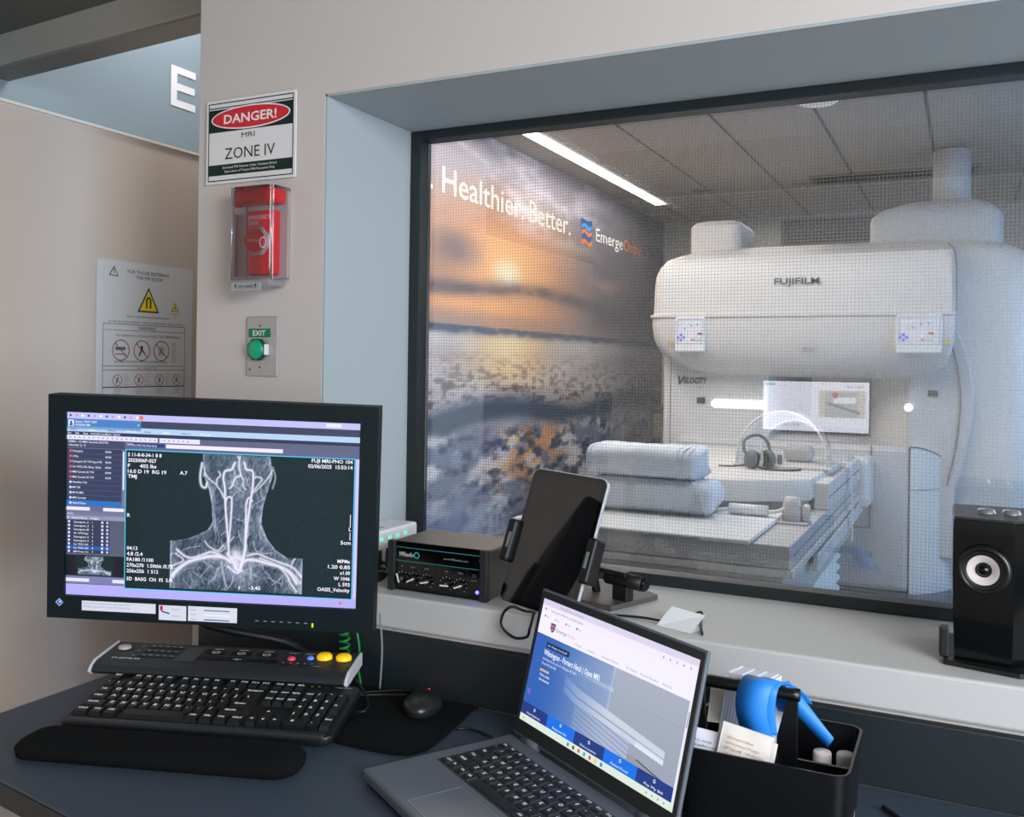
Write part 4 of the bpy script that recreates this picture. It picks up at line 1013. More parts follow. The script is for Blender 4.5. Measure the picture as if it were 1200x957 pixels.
def K104():
    R = []
    R.append((0, [(0, 1, 1, 'Esc')]+[(2+k, 1, 1, 'F%d' % (k+1)) for k in range(4)]+[(6.5+k, 1, 1, 'F%d' % (k+5)) for k in range(4)]+[(11+k, 1, 1, 'F%d' % (k+9)) for k in range(4)]+[(15.3+k, 1, 1, s) for k, s in enumerate(('PrSc', 'ScLk', 'Brk'))]))
    R.append((1.25, [(k, 1, 1, s) for k, s in enumerate('`1234567890-=')]+[(13, 2, 1, 'Backspace')]+[(15.3+k, 1, 1, s) for k, s in enumerate(('Ins', 'Home', 'PgUp'))]+[(18.6+k, 1, 1, s) for k, s in enumerate(('Num', '/', '*', '-'))]))
    R.append((2.25, [(0, 1.5, 1, 'Tab')]+[(1.5+k, 1, 1, s) for k, s in enumerate('QWERTYUIOP[]')]+[(13.5, 1.5, 1, '\\')]+[(15.3+k, 1, 1, s) for k, s in enumerate(('Del', 'End', 'PgDn'))]+[(18.6+k, 1, 1, s) for k, s in enumerate('789')]+[(21.6, 1, 2, '+')]))
    R.append((3.25, [(0, 1.75, 1, 'Caps')]+[(1.75+k, 1, 1, s) for k, s in enumerate("ASDFGHJKL;'")]+[(12.75, 2.25, 1, 'Enter')]+[(18.6+k, 1, 1, s) for k, s in enumerate('456')]))
    R.append((4.25, [(0, 2.25, 1, 'Shift')]+[(2.25+k, 1, 1, s) for k, s in enumerate('ZXCVBNM,./')]+[(12.25, 2.75, 1, 'Shift'), (16.3, 1, 1, '^')]+[(18.6+k, 1, 1, s) for k, s in enumerate('123')]+[(21.6, 1, 2, 'Ent')]))
    R.append((5.25, [(0, 1.5, 1, 'Ctrl'), (1.5, 1.25, 1, 'Win'), (2.75, 1.25, 1, 'Alt'), (4, 6, 1, ''), (10, 1.25, 1, 'Alt'), (11.25, 1.25, 1, 'Win'), (12.5, 1.25, 1, 'Ctx'), (13.75, 1.25, 1, 'Ctrl'), (15.3, 1, 1, '<'), (16.3, 1, 1, 'v'), (17.3, 1, 1, '>'), (18.6, 2, 1, '0'), (20.6, 1, 1, '.')]))
    return R
kb = thing('keyboard', 'full-size black keyboard with white legends in front of the control console', 'keyboard', (-1.006, 1.054, .7600), (.13, 0, KY))
kb.scale = (.975, .80, 1)
prism('keyboard_base', rrect(-.209, -.097, .209, .097, (.012, .022, .014, .010)), .002, .016, mat('keyboard_body', (18, 21, 24), .45), kb, .004, smooth=False)
box('front_lip', (-.200, -.0965, .008), (.198, -.080, .0185), mat('lip_grey', (40, 43, 47), .4), kb, bevel=.004, seg=3)
make_keys(kb, K104(), -.201, .079, .0178, .0250, 1, .007, M_key, .016, .0024, (240, 243, 245), leg_h=.0072)
p = Paint(.0002); p.text('logitech', .168, .083, .0036, (220, 225, 226), 1, width=.027)
for k in range(3): p.rect(.128+k*.012, .082, .132+k*.012, .0845, (180, 220, 40) if k < 2 else (90, 100, 96), 1)
p.build('lettering', M_ink, kb, (0, 0, .0165))

cs = thing('control_console', 'dark FUJIFILM control console with two yellow buttons above the keyboard', 'control console', (-1.073, 1.148, .7565), (0, 0, math.radians(19.8)))
CW, CD = .208, .042
tilt = .16
cb = bpy.data.objects.new('top_panel', None); bpy.data.objects.remove(cb)
prof = [(-CD, .028), (-CD-.006, .034), (-CD, .042), (-CD+.012, .047), (CD, .055), (CD, .036)]
cbody = prism('console_body', prof, -CW, CW, mat('console_grey', (34, 39, 43), .5, noise=.08, scale=900), cs, .002, 'YZ')
for sx in (-1, 1): 
    prism('end_cap', [(y*1.02, z+(.001 if z > .045 else -.001)) for y, z in prof], sx*(CW+.0005), sx*(CW+.005), mat('end_cap_silver', (206, 208, 214), .35), cs, .001, 'YZ')
prism('console_foot', [(.025, -.006), (CD-.004, -.006), (CD-.004, .040), (.025, .038)], -CW+.02, CW-.02, M_black, cs, 0, 'YZ')
ang = math.atan2(.008, CD*2-.012)
cp = bpy.data.objects.new('panel_face', None)
def on_top(x, y): return (x, y, .055+(y+CD-.012)*math.tan(ang)+.0003)
def topart(fn, name, m=M_ink, z=.0): 
    p = Paint(.00015); fn(p); o = p.build(name, m, cs, (0, -CD+.012, .0475+z), (ang, 0, 0)); o.scale = (.98, .68, 1); return o
lt = (226, 232, 234)
def f1(p):
    p.text('FUJIFILM', -.190, .008, .0075, (214, 220, 222), 2, width=.048, bold=.02)
    p.rect(-.082, .010, -.050, .090, (66, 72, 76), 1)
    for r in range(3):
        y = .074-r*.026
        p.rect(-.150, y, -.088, y+.010, (16, 18, 20), 1)
        for k in range(5): p.rect(-.146+k*.012, y+.012, -.140+k*.012, y+.0135, lt, 2)
        p.disc(-.160, y+.008, .003, (130, 138, 140), 2, 8)
    for k in range(3):
        x = -.045+k*.044; p.rect(x, .058, x+.036, .078, (12, 13, 15), 1); p.ring(x+.018, .068, .0070, .0018, (220, 226, 228), 2); p.rect(x+.010, .085, x+.026, .0875, lt, 2); p.line(x+.014, .064, x+.022, .072, .0015, (220, 226, 228), 2)
    p.rect(-.050, .026, .088, .044, (10, 11, 12), 1); p.line(.012, .034, .020, .038, .002, lt, 2); p.line(.018, .031, .026, .036, .002, lt, 2)
    for x in (.096, .124): p.ring(x+.008, .074, .006, .001, (130, 136, 140), 1); p.rect(x, .084, x+.018, .086, lt, 1)
    p.rect(.096, .020, .150, .0235, (14, 15, 16), 1); p.rect(.118, .017, .124, .0265, (60, 64, 66), 2)
    for k in range(5): p.rect(.098+k*.012, .030, .1005+k*.012, .0325, lt, 1)
    p.text('volume', .152, .018, .004, lt, 1, width=.014)
    for r in range(7):
        for k in range(12): p.disc(.160+k*.0035, .018+r*.0035, .0009, (20, 22, 24), 1, 5)
    p.ring(-.185, .066, .0135, .003, (16, 17, 19), 1)
topart(f1, 'panel_print')
def puck(name, x, y, r, h, m, lab=None):
    y *= .68; z = .0475+y*math.sin(ang); yy = -CD+.012+y
    o = lathe(name, [(0, h), (r*.75, h), (r, h*.6), (r, 0)], m, cs, 24, loc=(x, yy, z))
    return o
puck('round_knob', -.185, .066, .0105, .005, mat('knob_pinkgrey', (190, 176, 184), .4))
ye = mat('yellow_button', (250, 200, 20), .35, emit=.35)
puck('yellow_button', .158, .064, .0125, .008, ye); puck('yellow_button', .190, .064, .0125, .008, ye)
puck('blue_button', .136, .058, .0055, .004, mat('blue_button', (100, 130, 240), .4, emit=.3))
puck('red_button', .106, .050, .0065, .004, mat('red_button', (220, 60, 90), .4, emit=.3))

wr = thing('wrist_rest', 'long black padded wrist rest in front of the keyboard', 'wrist rest', (-.976, .918, .7505), (0, 0, math.radians(18)))
rings = []
for z, d in ((0, 0), (.010, -.002), (.016, .003), (.021, .012), (.023, .024)): rings.append([(x, y, z) for x, y in rrect(-.200+d, -.040+d, .200-d, .040-d, .030-d*.6, 8)])
loft('pad', rings, M_matte, wr)
box('rest_base', (-.19, -.032, -.0005), (.19, .032, .004), M_black, wr)

mp = thing('mouse_pad', 'black mouse pad with raised wrist bump beside the keyboard', 'mouse pad', (0, 0, .7503))
mpo = [(-.935, 1.272), (-.93, 1.20), (-.87, 1.12), (-.825, 1.080), (-.79, 1.066), (-.70, 1.072), (-.672, 1.095), (-.668, 1.14), (-.682, 1.262), (-.70, 1.276)]
prism('pad_sheet', [(q.x, q.y) for q in catmull([(x, y, 0) for x, y in mpo]+[(-.935, 1.272, 0)], 4)][:-1], 0, .005, M_matte, mp, .001)
rings = []
for z, d in ((.0045, 0), (.008, .008), (.011, .020), (.0125, .036)): rings.append([(-.745+x*math.cos(.08)-y*math.sin(.08), 1.115+x*math.sin(.08)+y*math.cos(.08), z) for x, y in rrect(-.082+d, -.048+d, .075-d, .055-d, .042-d*.8, 8)])
loft('wrist_bump', rings, M_matte, mp)

ms_ = thing('mouse', 'small black computer mouse with a red light on the mouse pad', 'mouse', (-.748, 1.224, .7556), (0, 0, .35))
ms_.scale = (.95, .9, .72)
rings = []
for z, s in ((0, .93), (.006, 1), (.014, .99), (.022, .90), (.029, .72), (.034, .45), (.0355, .2)):
    rings.append([(.030*s*math.cos(2*PI*i/32)*(1+.08*math.cos(4*PI*i/32)), .052*s*math.sin(2*PI*i/32)+(-.004 if z > .02 else 0), z) for i in range(32)])
loft('mouse_shell', rings, mat('mouse_black', (34, 34, 36), .3), ms_)
cyl('scroll_wheel', (-.003, .026, .029), (.003, .026, .029), .007, M_black, ms_)
box('mouse_lamp', (-.004, .038, .020), (.004, .044, .026), emat('mouse_red', (255, 30, 60), 2.5), ms_, bevel=.001)
bmesh_pts = [(0, .05, .012), (-.01, .07, .006), (-.06, .075, .004), (-.12, .055, .003), (-.17, .03, .002)]
tube('mouse_cable', bmesh_pts, .002, M_cable, ms_)

# ------------------------------------------------------------------ laptop
lap = thing('laptop', 'open grey laptop showing a medical clinic web page', 'laptop', (-.4305, 1.084, .7505), (0, 0, -.5575))
LW, LD = .338, .222
box('base_shell', (-LW/2, -LD, .003), (LW/2, .004, .018), M_alu, lap, bevel=.004, seg=3)
box('keyboard_well', (-.145, -.127, .0176), (.145, -.020, .0184), mat('well_dark', (44, 48, 52), .6), lap)
def LK():
    R = []; 
    R.append((0, [(k*1.0, 1, .8, s) for k, s in enumerate(('Esc', 'F1', 'F2', 'F3', 'F4', 'F5', 'F6', 'F7', 'F8', 'F9', 'F10', 'F11', 'F12', 'Prt', 'Del'))]))
    R.append((.85, [(k, 1, 1, s) for k, s in enumerate('`1234567890-=')]+[(13, 2, 1, 'Bksp')]))
    R.append((1.85, [(0, 1.5, 1, 'Tab')]+[(1.5+k, 1, 1, s) for k, s in enumerate('QWERTYUIOP[]')]+[(13.5, 1.5, 1, '\\')]))
    R.append((2.85, [(0, 1.75, 1, 'Caps')]+[(1.75+k, 1, 1, s) for k, s in enumerate("ASDFGHJKL;'")]+[(12.75, 2.25, 1, 'Enter')]))
    R.append((3.85, [(0, 2.25, 1, 'Shift')]+[(2.25+k, 1, 1, s) for k, s in enumerate('ZXCVBNM,./')]+[(12.25, 2.75, 1, 'Shift')]))
    R.append((4.85, [(0, 1, 1, 'Ctrl'), (1, 1, 1, 'Fn'), (2, 1, 1, 'Win'), (3, 1, 1, 'Alt'), (4, 5.2, 1, ''), (9.2, 1, 1, 'Alt'), (10.2, 1, 1, 'Ctrl'), (11.2, 1.2, 1, '<'), (12.4, 1.3, 1, 'v'), (13.7, 1.3, 1, '>')]))
    return R
make_keys(lap, LK(), -.1425, -.022, .0190, .0178, 1, .0018, M_key, .0184, .0026, (225, 230, 234), leg_h=.0055)
tp = box('touchpad', (-.058, -LD+.012, .0181), (.058, -.138, .01835), mat('touchpad_grey', (104, 110, 118), .35, metal=.3), lap)
bm = bmesh.new()
for lo_, hi_ in (((-.0585, -LD+.0115, .0180), (.0585, -LD+.012, .0186)), ((-.0585, -.138, .0180), (.0585, -.1375, .0186)), ((-.0585, -LD+.012, .0180), (-.058, -.138, .0186)), ((.058, -LD+.012, .0180), (.0585, -.138, .0186))): add_box(bm, lo_, hi_)
bm_obj('touchpad_edge', bm, mat('touchpad_edge', (150, 160, 170), .3, metal=.5), tp)
LH, TH = .2035, .238
lid = bpy.data.objects.new('tmp', None); bpy.data.objects.remove(lid)
# lid mesh: local frame x right, y up the lid, z toward the viewer
LIDROT = (PI/2-TH, 0, 0)
ld = box('lid', (-LW/2, 0, -.006), (LW/2, LH, 0), M_alu, lap, bevel=.0025, seg=3, loc=(0, .006, .020), rot=LIDROT)
bz = prism('lid_bezel', rrect(-LW/2+.003, .004, LW/2-.003, LH-.003, .004), 0, .0008, mat('lid_bezel', (30, 35, 37), .4), ld)
cyl('webcam', (0, LH-.0085, .0008), (0, LH-.0085, .0016), .0022, M_blackg, bz)
cyl('hinge', (-.14, .006, .019), (-.105, .006, .019), .0055, M_alu, lap); cyl('hinge', (.105, .006, .019), (.14, .006, .019), .0055, M_alu, lap)
def webpage():
    p = Paint(.00010)
    sx0, sx1 = -.468*LW, .474*LW
    X = lambda s: s*LW
    Yl = lambda s: (s+.5)*LH
    top, bot, hdr, hero = .439, -.392, .206, -.347
    p.rect(sx0, Yl(bot), sx1, Yl(top), (236, 232, 250), 0)
    p.rect(sx0, Yl(.40), sx1, Yl(top), (212, 206, 230), 1)
    p.rect(sx0, Yl(.355), sx1, Yl(.40), (236, 228, 244), 1)
    tg = (130, 130, 150)
    p.text('www.clinic.example', X(-.40), Yl(.368), .0032, tg, 2, width=.075); p.disc(X(-.44), Yl(.376), .0018, tg, 2, 8); p.text('EmergeOrtho Locations', X(-.345), Yl(.41), .003, tg, 2, width=.055)
    for k in range(4): p.rect(X(-.44+k*.075), Yl(.322), X(-.44+k*.075)+.003, Yl(.336), ((60, 130, 200), (210, 190, 80), (220, 80, 80), (90, 90, 110))[k], 2); p.text('Page', X(-.425+k*.075), Yl(.322), .0025, tg, 2)
    # shield logo
    a, b_, c, d = X(-.385), X(-.350), Yl(.235), Yl(.300)
    p.poly([(a, d), (b_, d), (b_, c+.005), ((a+b_)/2, c), (a, c+.005)], (50, 96, 170), 2)
    for q in (.3, .62): p.rect(a, c+(d-c)*q, b_, c+(d-c)*(q+.14), (236, 110, 60), 3)
    p.text('Emerge', X(-.340), Yl(.255), .0048, (90, 100, 120), 2, width=.024); p.text('Ortho', X(-.340)+.025, Yl(.255), .0048, (236, 150, 120), 2, width=.018)
    for k, s in enumerate(('Providers', 'Locations', 'Specialties & Services', 'For Patients', 'Physician Resources', 'About Us')):
        p.text(s, X((-.20, -.12, -.03, .12, .20, .32)[k]), Yl(.225), .003, tg, 2)
    for k in range(5): p.disc(X(.30+k*.035), Yl(.376), .0012, tg, 2, 8)
    # hero picture
    nx, ny = 300, 190
    G, Hh = np.meshgrid(np.linspace(-.468, .462, nx+1), np.linspace(hero, hdr, ny+1))
    A = np.zeros(G.shape+(3,)); A[:] = (166, 174, 190)
    A += (sstep(.4, -.3, Hh)*-14)[..., None]
    # panel on far wall
    A = mixc(A, (150, 158, 176), ((np.abs(G-.455) < .002) | ((G > .215) & (np.abs(Hh-(.04+.05*(G-.215))) < .004))).astype(float)*.8)
    # scanner body on the left
    body = (G < .065+.01*np.sin(Hh*20)).astype(float); A = mixc(A, (142, 160, 196), body)
    A = mixc(A, (186, 200, 222), body*np.exp(-((Hh-.07)/.012)**2)*.8)
    A = mixc(A, (150, 172, 204), body*((G > -.26) & (G < -.08) & (Hh > .0) & (Hh < .14)).astype(float)*.6)
    A = mixc(A, (120, 142, 184), body*(Hh < -.05-.25*(G+.1)).astype(float)*.5)
    A = mixc(A, (190, 202, 220), np.exp(-((G-.06)/.006)**2)*.6)
    # table: slab running to lower right
    yt = np.interp(G, [-.22, -.13, .39], [.02, -.02, -.115]); yb = yt-np.interp(G, [-.13, .39], [.10, .075])
    slab = ((Hh < yt) & (Hh > yb) & (G > -.22) & (G < .392)).astype(float)
    A = mixc(A, (196, 204, 220), slab); A = mixc(A, (120, 128, 150), slab*np.exp(-((Hh-(yt*.45+yb*.55))/.004)**2)*.8)
    A = mixc(A, (226, 232, 244), slab*(G > .24).astype(float)*np.exp(-((Hh-yb)/.03)**2)*.8)
    bel = ((G > -.135-.05*(Hh+.1)) & (G < .21) & (Hh < yb+.005) & (Hh > np.interp(G, [-.1, .21], [-.27, -.335]))).astype(float)
    st = .5+.5*np.sin((Hh+.25*G)*2*PI/.028)
    A = mixc(A, (176, 186, 210), bel); A = mixc(A, (120, 132, 164), bel*st*.55)
    A = mixc(A, (150, 146, 150), ((G > .21) & (Hh < -.20-.28*(G-.21)-.02)).astype(float)*.8)
    A = mixc(A, (70, 74, 84), (np.abs(Hh-(-.235-.26*(G-.26))) < .004).astype(float)*((G > .26) & (G < .455)))
    # blue wash from the left edge of the banner
    A = mixc(A, (38, 90, 178), sstep(-.02, -.40, G)*.93)
    A = mixc(A, (60, 100, 170), sstep(.1, -.1, G)*.25)
    p.grid(X(-.468), Yl(hero), X(.462), Yl(hdr), nx, ny, A, 1)
    p.rect(X(-.385), Yl(.132), X(-.225), Yl(.168), (22, 40, 96), 3); p.text('Home > Wilmington - Porters Neck MRI', X(-.375), Yl(.143), .0028, (226, 232, 250), 4, width=.045)
    p.text('Wilmington - Porters Neck | Open MRI', X(-.392), Yl(.082), .0078, (236, 240, 252), 3, width=.375*LW, bold=.015)
    p.text('8110 Market Street, Suite 101, Wilmington NC 28411', X(-.392), Yl(.048), .0034, (226, 232, 250), 3, width=.235*LW); p.text('Phone (910) 332-3800', X(-.392), Yl(.018), .0034, (226, 232, 250), 3, width=.10*LW)
    for k in range(5): p.disc(X(-.39+k*.013), Yl(-.020), .0019, (240, 190, 90), 3, 8)
    p.text('Write a review', X(-.392), Yl(-.058), .0034, (236, 240, 252), 3, width=.07*LW, bold=.01); p.text('Get directions', X(-.392), Yl(-.088), .0034, (236, 240, 252), 3, width=.075*LW, bold=.01)
    p.disc(X(-.44), Yl(-.19), .0038, (110, 100, 220), 3, 12)
    bt_, bb_ = -.268, hero
    w5 = (.93)/5
    for k in range(5):
        x = -.468+k*w5; p.rect(X(x), Yl(bb_), X(x+w5), Yl(bt_), ((34, 58, 128), (22, 112, 226))[k % 2], 3); p.ring(X(x+w5/2), Yl(-.290), .0022, .0008, (236, 240, 252), 4, 10)
        p.text(('Request Appointment', 'Request Rx', 'Find a Location', 'Patient Portal', 'Pay My Bill')[k], X(x+w5/2), Yl(-.334), .003, (236, 240, 252), 4, 'C', width=LW*w5*.52)
    p.rect(sx0, Yl(bot), sx1, Yl(hero), (214, 228, 214), 2)
    for k in range(7): p.rect(X(-.13+k*.035), Yl(-.381), X(-.13+k*.035)+.0045, Yl(-.359), ((60, 130, 220), (80, 80, 96), (220, 80, 90), (60, 160, 200), (220, 60, 80), (240, 190, 60), (60, 120, 220))[k], 3)
    for k in range(4): p.disc(X(.34+k*.03), Yl(-.37), .0012, tg, 3, 8)
    p.disc(X(-.44), Yl(-.37), .0016, (210, 150, 70), 3, 8)
    p.rect(X(.4645), Yl(hero), X(.474), Yl(hdr), (226, 224, 240), 2); p.rect(X(.466), Yl(.06), X(.472), Yl(.15), (160, 160, 180), 3)
    return p
webpage().build('screen_page', M_scr, bz, (0, 0, .0010))
tube('charging_cable', [(-LW/2, -.02, .010), (-LW/2-.03, -.012, .006), (-LW/2-.075, -.02, .003), (-LW/2-.085, -.038, .003)], .0018, M_cable, lap)

# ------------------------------------------------------------------ sill objects
# white network switch partly behind the monitor
sw = thing('network_switch', 'white networking box with green lamps between monitor and amplifier', 'network box', (-.936, 1.41, .9055), (0, 0, PI/2))
box('case', (-.105, 0, .0), (.095, .07, .083), M_wplast, sw, bevel=.006, seg=3)
box('case_groove', (-.07, .018, .0825), (.01, .023, .0835), mat('groove', (130, 134, 138), .5), sw)
for k in range(4): box('lamp', (-.030+k*.026, -.0012, .066), (-.024+k*.026, .0002, .070), emat('lamp_green', (40, 240, 170), 2.5), sw)
for k in range(3): box('port', (-.072+k*.030, -.0015, .014), (-.056+k*.030, .0005, .050), M_black, sw, bevel=.001)
for k in range(3): tube('patch_cable', [(-.034-k*.014, -.001, .030-.006*k), (-.036-k*.012, -.026, .024-.004*k), (-.075, -.032, .010+.006*k), (-.112, -.01, .008+.006*k), (-.14, .03, .006+.006*k)], .003, M_cable, sw)

amp = thing('amplifier', 'low black audio amplifier with five knobs and a blue lamp', 'amplifier', (-.784, 1.327, .9055), (0, 0, .0))
AW, AD, AH = .093, .125, .082
box('case', (-AW, 0, .003), (AW, AD, AH), mat('amp_case', (84, 79, 72), .45, metal=.2), amp, bevel=.003)
box('front_panel', (-AW-.001, -.004, .001), (AW+.001, .001, AH+.001), M_blackg, amp, bevel=.002)
box('corner_trim', (-AW-.002, -.010, 0), (-AW+.012, .004, AH+.002), mat('amp_trim', (34, 36, 38), .5), amp, bevel=.002); box('corner_trim', (AW-.012, -.008, 0), (AW+.002, .004, AH+.002), mat('amp_trim', (34, 36, 38), .5), amp, bevel=.002)
p = Paint(.00015)
tl = (50, 130, 130)
p.rect(-.082, .0725, .084, .0738, tl, 1); p.rect(-.082, .050, .084, .0512, tl, 1); p.rect(-.082, .0512, -.0808, .0725, tl, 1)
p.text('MRIaudio', -.074, .0585, .0075, (210, 214, 216), 1, width=.028, bold=.01); p.ring(-.040, .062, .0055, .0015, (40, 190, 200), 1, 14)
p.text('www.MRIaudio.com', .012, .0605, .0035, (150, 156, 158), 1, width=.046)
kx = (-.068, -.047, -.020, .018, .044)
for k, x in enumerate(kx):
    p.text(('MIC', 'MUSIC', 'MUSIC', 'BASS', 'TREBLE')[k], x, .0405, .0022, (150, 156, 158), 1, 'C')
    for j in range(9):
        a = math.radians(225-j*33.75); p.line(x+.0105*math.cos(a), .021+.0105*math.sin(a), x+.0125*math.cos(a), .021+.0125*math.sin(a), .0007, (200, 206, 208), 1)
for x0_, x1_ in ((-.083, -.060), (-.060, -.034), (-.034, -.006), (.005, .058)): p.frame(x0_, .006, x1_, .048, .0005, (46, 60, 60), 1)
p.ring(.070, .040, .0028, .0006, (110, 116, 118), 1, 12); p.text('POWER', .070, .031, .0022, (130, 136, 138), 1, 'C')
p.build('front_print', M_ink, amp, (0, -.0042, 0), WALLROT)
for k, x in enumerate(kx):
    kn = lathe('knob', [(0, .013), (.0066, .012), (.0075, .004), (.0082, 0)], M_black, amp, 20, loc=(x, -.004, .021), rot=(PI/2, 0, 0))
    a = (-.9, .5, .75, .95, .6)[k]
    bm = bmesh.new(); add_box(bm, (-.0011, -.005, .0125), (.0011, .0105, .0138), M=Matrix.Rotation(-a-.6, 4, 'Z')); bm_obj('pointer', bm, mat('pointer_white', (230, 232, 234), .5), kn)
lathe('power_lamp', [(0, .0035), (.002, .003), (.003, 0)], emat('lamp_blue', (60, 60, 255), 12), amp, 14, loc=(.076, -.004, .014), rot=(PI/2, 0, 0))
lathe('screw', [(0, .002), (.004, .0018), (.0045, 0)], M_silver, amp, 12, loc=(.084, -.004, .066), rot=(PI/2, 0, 0))

# tablet and its stand
S = .87
TO = Vector((-.6482, 1.4887, .9814-1.29))*S+Vector((0, 0, 1.29))
TR = (1.2242, .0293, -.3419)
tb = thing('tablet', 'white-edged tablet with dark screen standing in a clamp', 'tablet', TO, TR)
TW, TL_ = .1785*S/2, .2476*S/2
prism('tablet_body', rrect(-TW, -TL_, TW, TL_, .014, 8), -.006, 0, mat('tablet_alu', (205, 208, 216), .3, metal=.5), tb, .001)
prism('tablet_glass', rrect(-TW+.0015, -TL_+.0015, TW-.0015, TL_-.0015, .0125, 8), 0, .0008, mat('tablet_black', (8, 9, 10), .05, spec=.8), tb)
prism('tablet_display', rrect(-TW+.009, -TL_+.009, TW-.009, TL_-.009, .006, 6), .0008, .0010, mat('tablet_off_display', (20, 20, 22), .04, spec=.9), tb)
ts = thing('tablet_stand', 'black clamp stand with flat metal foot behind the tablet', 'stand', TO, TR)
for sx, yy in ((-1, -.014), (1, -.016)):
    box('clamp_jaw', (sx*(TW+.006)-.009, yy-.034, -.014), (sx*(TW+.006)+.009, yy+.034, .012), M_black, ts, bevel=.005, seg=3)
    box('clamp_pad', (sx*(TW+.004)-.001, yy-.012, .0121), (sx*(TW+.004)+.004, yy+.012, .0128), mat('pad_grey', (120, 126, 128), .5), ts)
box('clamp_bar', (-TW, -.045, -.022), (TW, -.010, -.0075), M_black, ts, bevel=.004)
minv = (Matrix.Translation(TO) @ Euler(TR).to_matrix().to_4x4()).inverted()
def ts_world(name, bm, m):
    bmesh.ops.transform(bm, matrix=minv, verts=bm.verts); return bm_obj(name, bm, m, ts, False)
bm = bmesh.new()
pts = [(-.60, 1.40), (-.495, 1.368), (-.452, 1.475), (-.47, 1.49), (-.57, 1.53)]
lo_ = [bm.verts.new((x, y, .906)) for x, y in pts]; hi_ = [bm.verts.new((x, y, .914)) for x, y in pts]
bm.faces.new(lo_[::-1]); bm.faces.new(hi_)
for i in range(5): bm.faces.new((lo_[i], lo_[(i+1) % 5], hi_[(i+1) % 5], hi_[i]))
ts_world('foot_plate', bm, mat('foot_metal', (84, 80, 78), .5, metal=.2))
bm = bmesh.new(); add_tube(bm, catmull([TO+Vector((.012, .03, -.02)), Vector((-.56, 1.40, .985)), Vector((-.555, 1.44, .95)), Vector((-.55, 1.45, .914))], 8), .007, 12); ts_world('arm', bm, M_black)
bm = bmesh.new(); add_box(bm, (-.05, -.008, -.005), (.05, .008, .003), .002, M=Matrix.Translation((-.528, 1.425, .958)) @ Matrix.Rotation(-.35, 4, 'Z')); ts_world('hinge_bar', bm, M_black)

wc = thing('webcam', 'short black cylinder camera lying at the stand by the window', 'camera', (-.480, 1.412, .946), (0, 0, -.35))
cyl('barrel', (-.045, 0, 0), (.030, 0, 0), .0115, M_black, wc, n=24); cyl('lens', (.030, 0, 0), (.034, 0, 0), .0100, M_blackg, wc, r1=.009); box('mount', (-.03, -.008, -.035), (.0, .012, -.008), M_black, wc, bevel=.003)
tube('camera_cable', [(-.045, 0, 0), (-.07, .01, .012), (-.085, .0, .002), (-.10, -.01, -.02), (-.12, -.02, -.037)], .002, M_cable, wc)

o = tube('tablet_charging_cable', [(-.578, 1.262, .918), (-.583, 1.258, .895), (-.590, 1.262, .880), (-.618, 1.275, .872), (-.640, 1.278, .885), (-.638, 1.278, .905), (-.622, 1.277, .918), (-.60, 1.30, .908), (-.56, 1.37, .908)], .0022, M_cable)
tag(o, 'black charging cable looping below the tablet over the sill edge', 'cable')
o = tube('sill_cable', [(-.50, 1.34, .908), (-.44, 1.352, .908), (-.40, 1.348, .909), (-.375, 1.375, .912), (-.36, 1.40, .915), (-.35, 1.36, .908), (-.335, 1.31, .908)], .0018, M_cable)
tag(o, 'thin black cable lying across the white sill behind the laptop', 'cable')
t = thing('folded_paper', 'small folded white paper on the sill behind the laptop lid', 'paper', (-.375, 1.34, .9055), (0, 0, -.3))
mesh_obj('leaf', [(-.03, -.02, 0), (.03, -.02, 0), (.03, .02, 0), (-.03, .02, 0), (-.028, .018, .022), (.028, .022, .018)], [(0, 1, 2, 3), (0, 1, 5, 4)], mat('paper_white', (232, 236, 240), .8), t)

# loudspeaker on the right
sp_ = thing('loudspeaker', 'glossy black loudspeaker with pale cone standing on the sill', 'speaker', (.035, 1.395, .9055), (0, 0, .08))
body = [(-.052, -.045), (.018, -.062), (.066, -.03), (.078, .05), (.05, .085), (-.045, .085)]
rings = []
for z, k, dx in ((0.006, .93, 0), (.06, .97, 0), (.12, 1.0, 0), (.175, 1.0, 0), (.190, .99, 0)): rings.append([(x*k, y*k, z) for x, y in body])
o = loft('cabinet', rings, M_blackg, sp_, False)
prism('top_plate', [(x*.97, y*.97) for x, y in body], .190, .1935, mat('speaker_top', (40, 40, 40), .3), sp_, .001)
for k in range(3): lathe('top_disc', [(0, .006), (.010, .005), (.012, 0)], M_silver, sp_, 20, loc=(-.008+k*.030, .01, .1935))
# cone on the angled front face
fa = math.atan2(-.062+.045, .018+.052)
dr = bpy.data.objects.new('tmp', None); bpy.data.objects.remove(dr)
cpos = (-.017, -.0550, .128)
FR = (PI/2, 0, fa)
cn = lathe('driver_ring', [(.026, .002), (.030, .006), (.036, .006), (.0385, 0)], mat('ring_black', (8, 9, 10), .3), sp_, 48, loc=cpos, rot=FR); cn.scale = (.86, .86, .86)
lathe('cone', [(.009, -.003), (.015, .0003), (.0225, .0025)], mat('cone_pale', (206, 196, 194), .5), cn, 48)
lathe('dust_cap', [(0, .006), (.004, .0055), (.008, .002), (.0105, -.002)], M_blackg, cn, 32)
lathe('surround', [(.0220, .002), (.026, .0048), (.031, .004)], M_black, cn, 48)
prism('speaker_foot', [(-.062, -.052), (.024, -.078), (.075, -.05), (.088, .055), (.05, .09), (-.055, .09)], 0, .006, M_black, sp_, .001)
box('side_clip', (-.066, -.04, .006), (-.055, -.02, .045), M_black, sp_, bevel=.002)

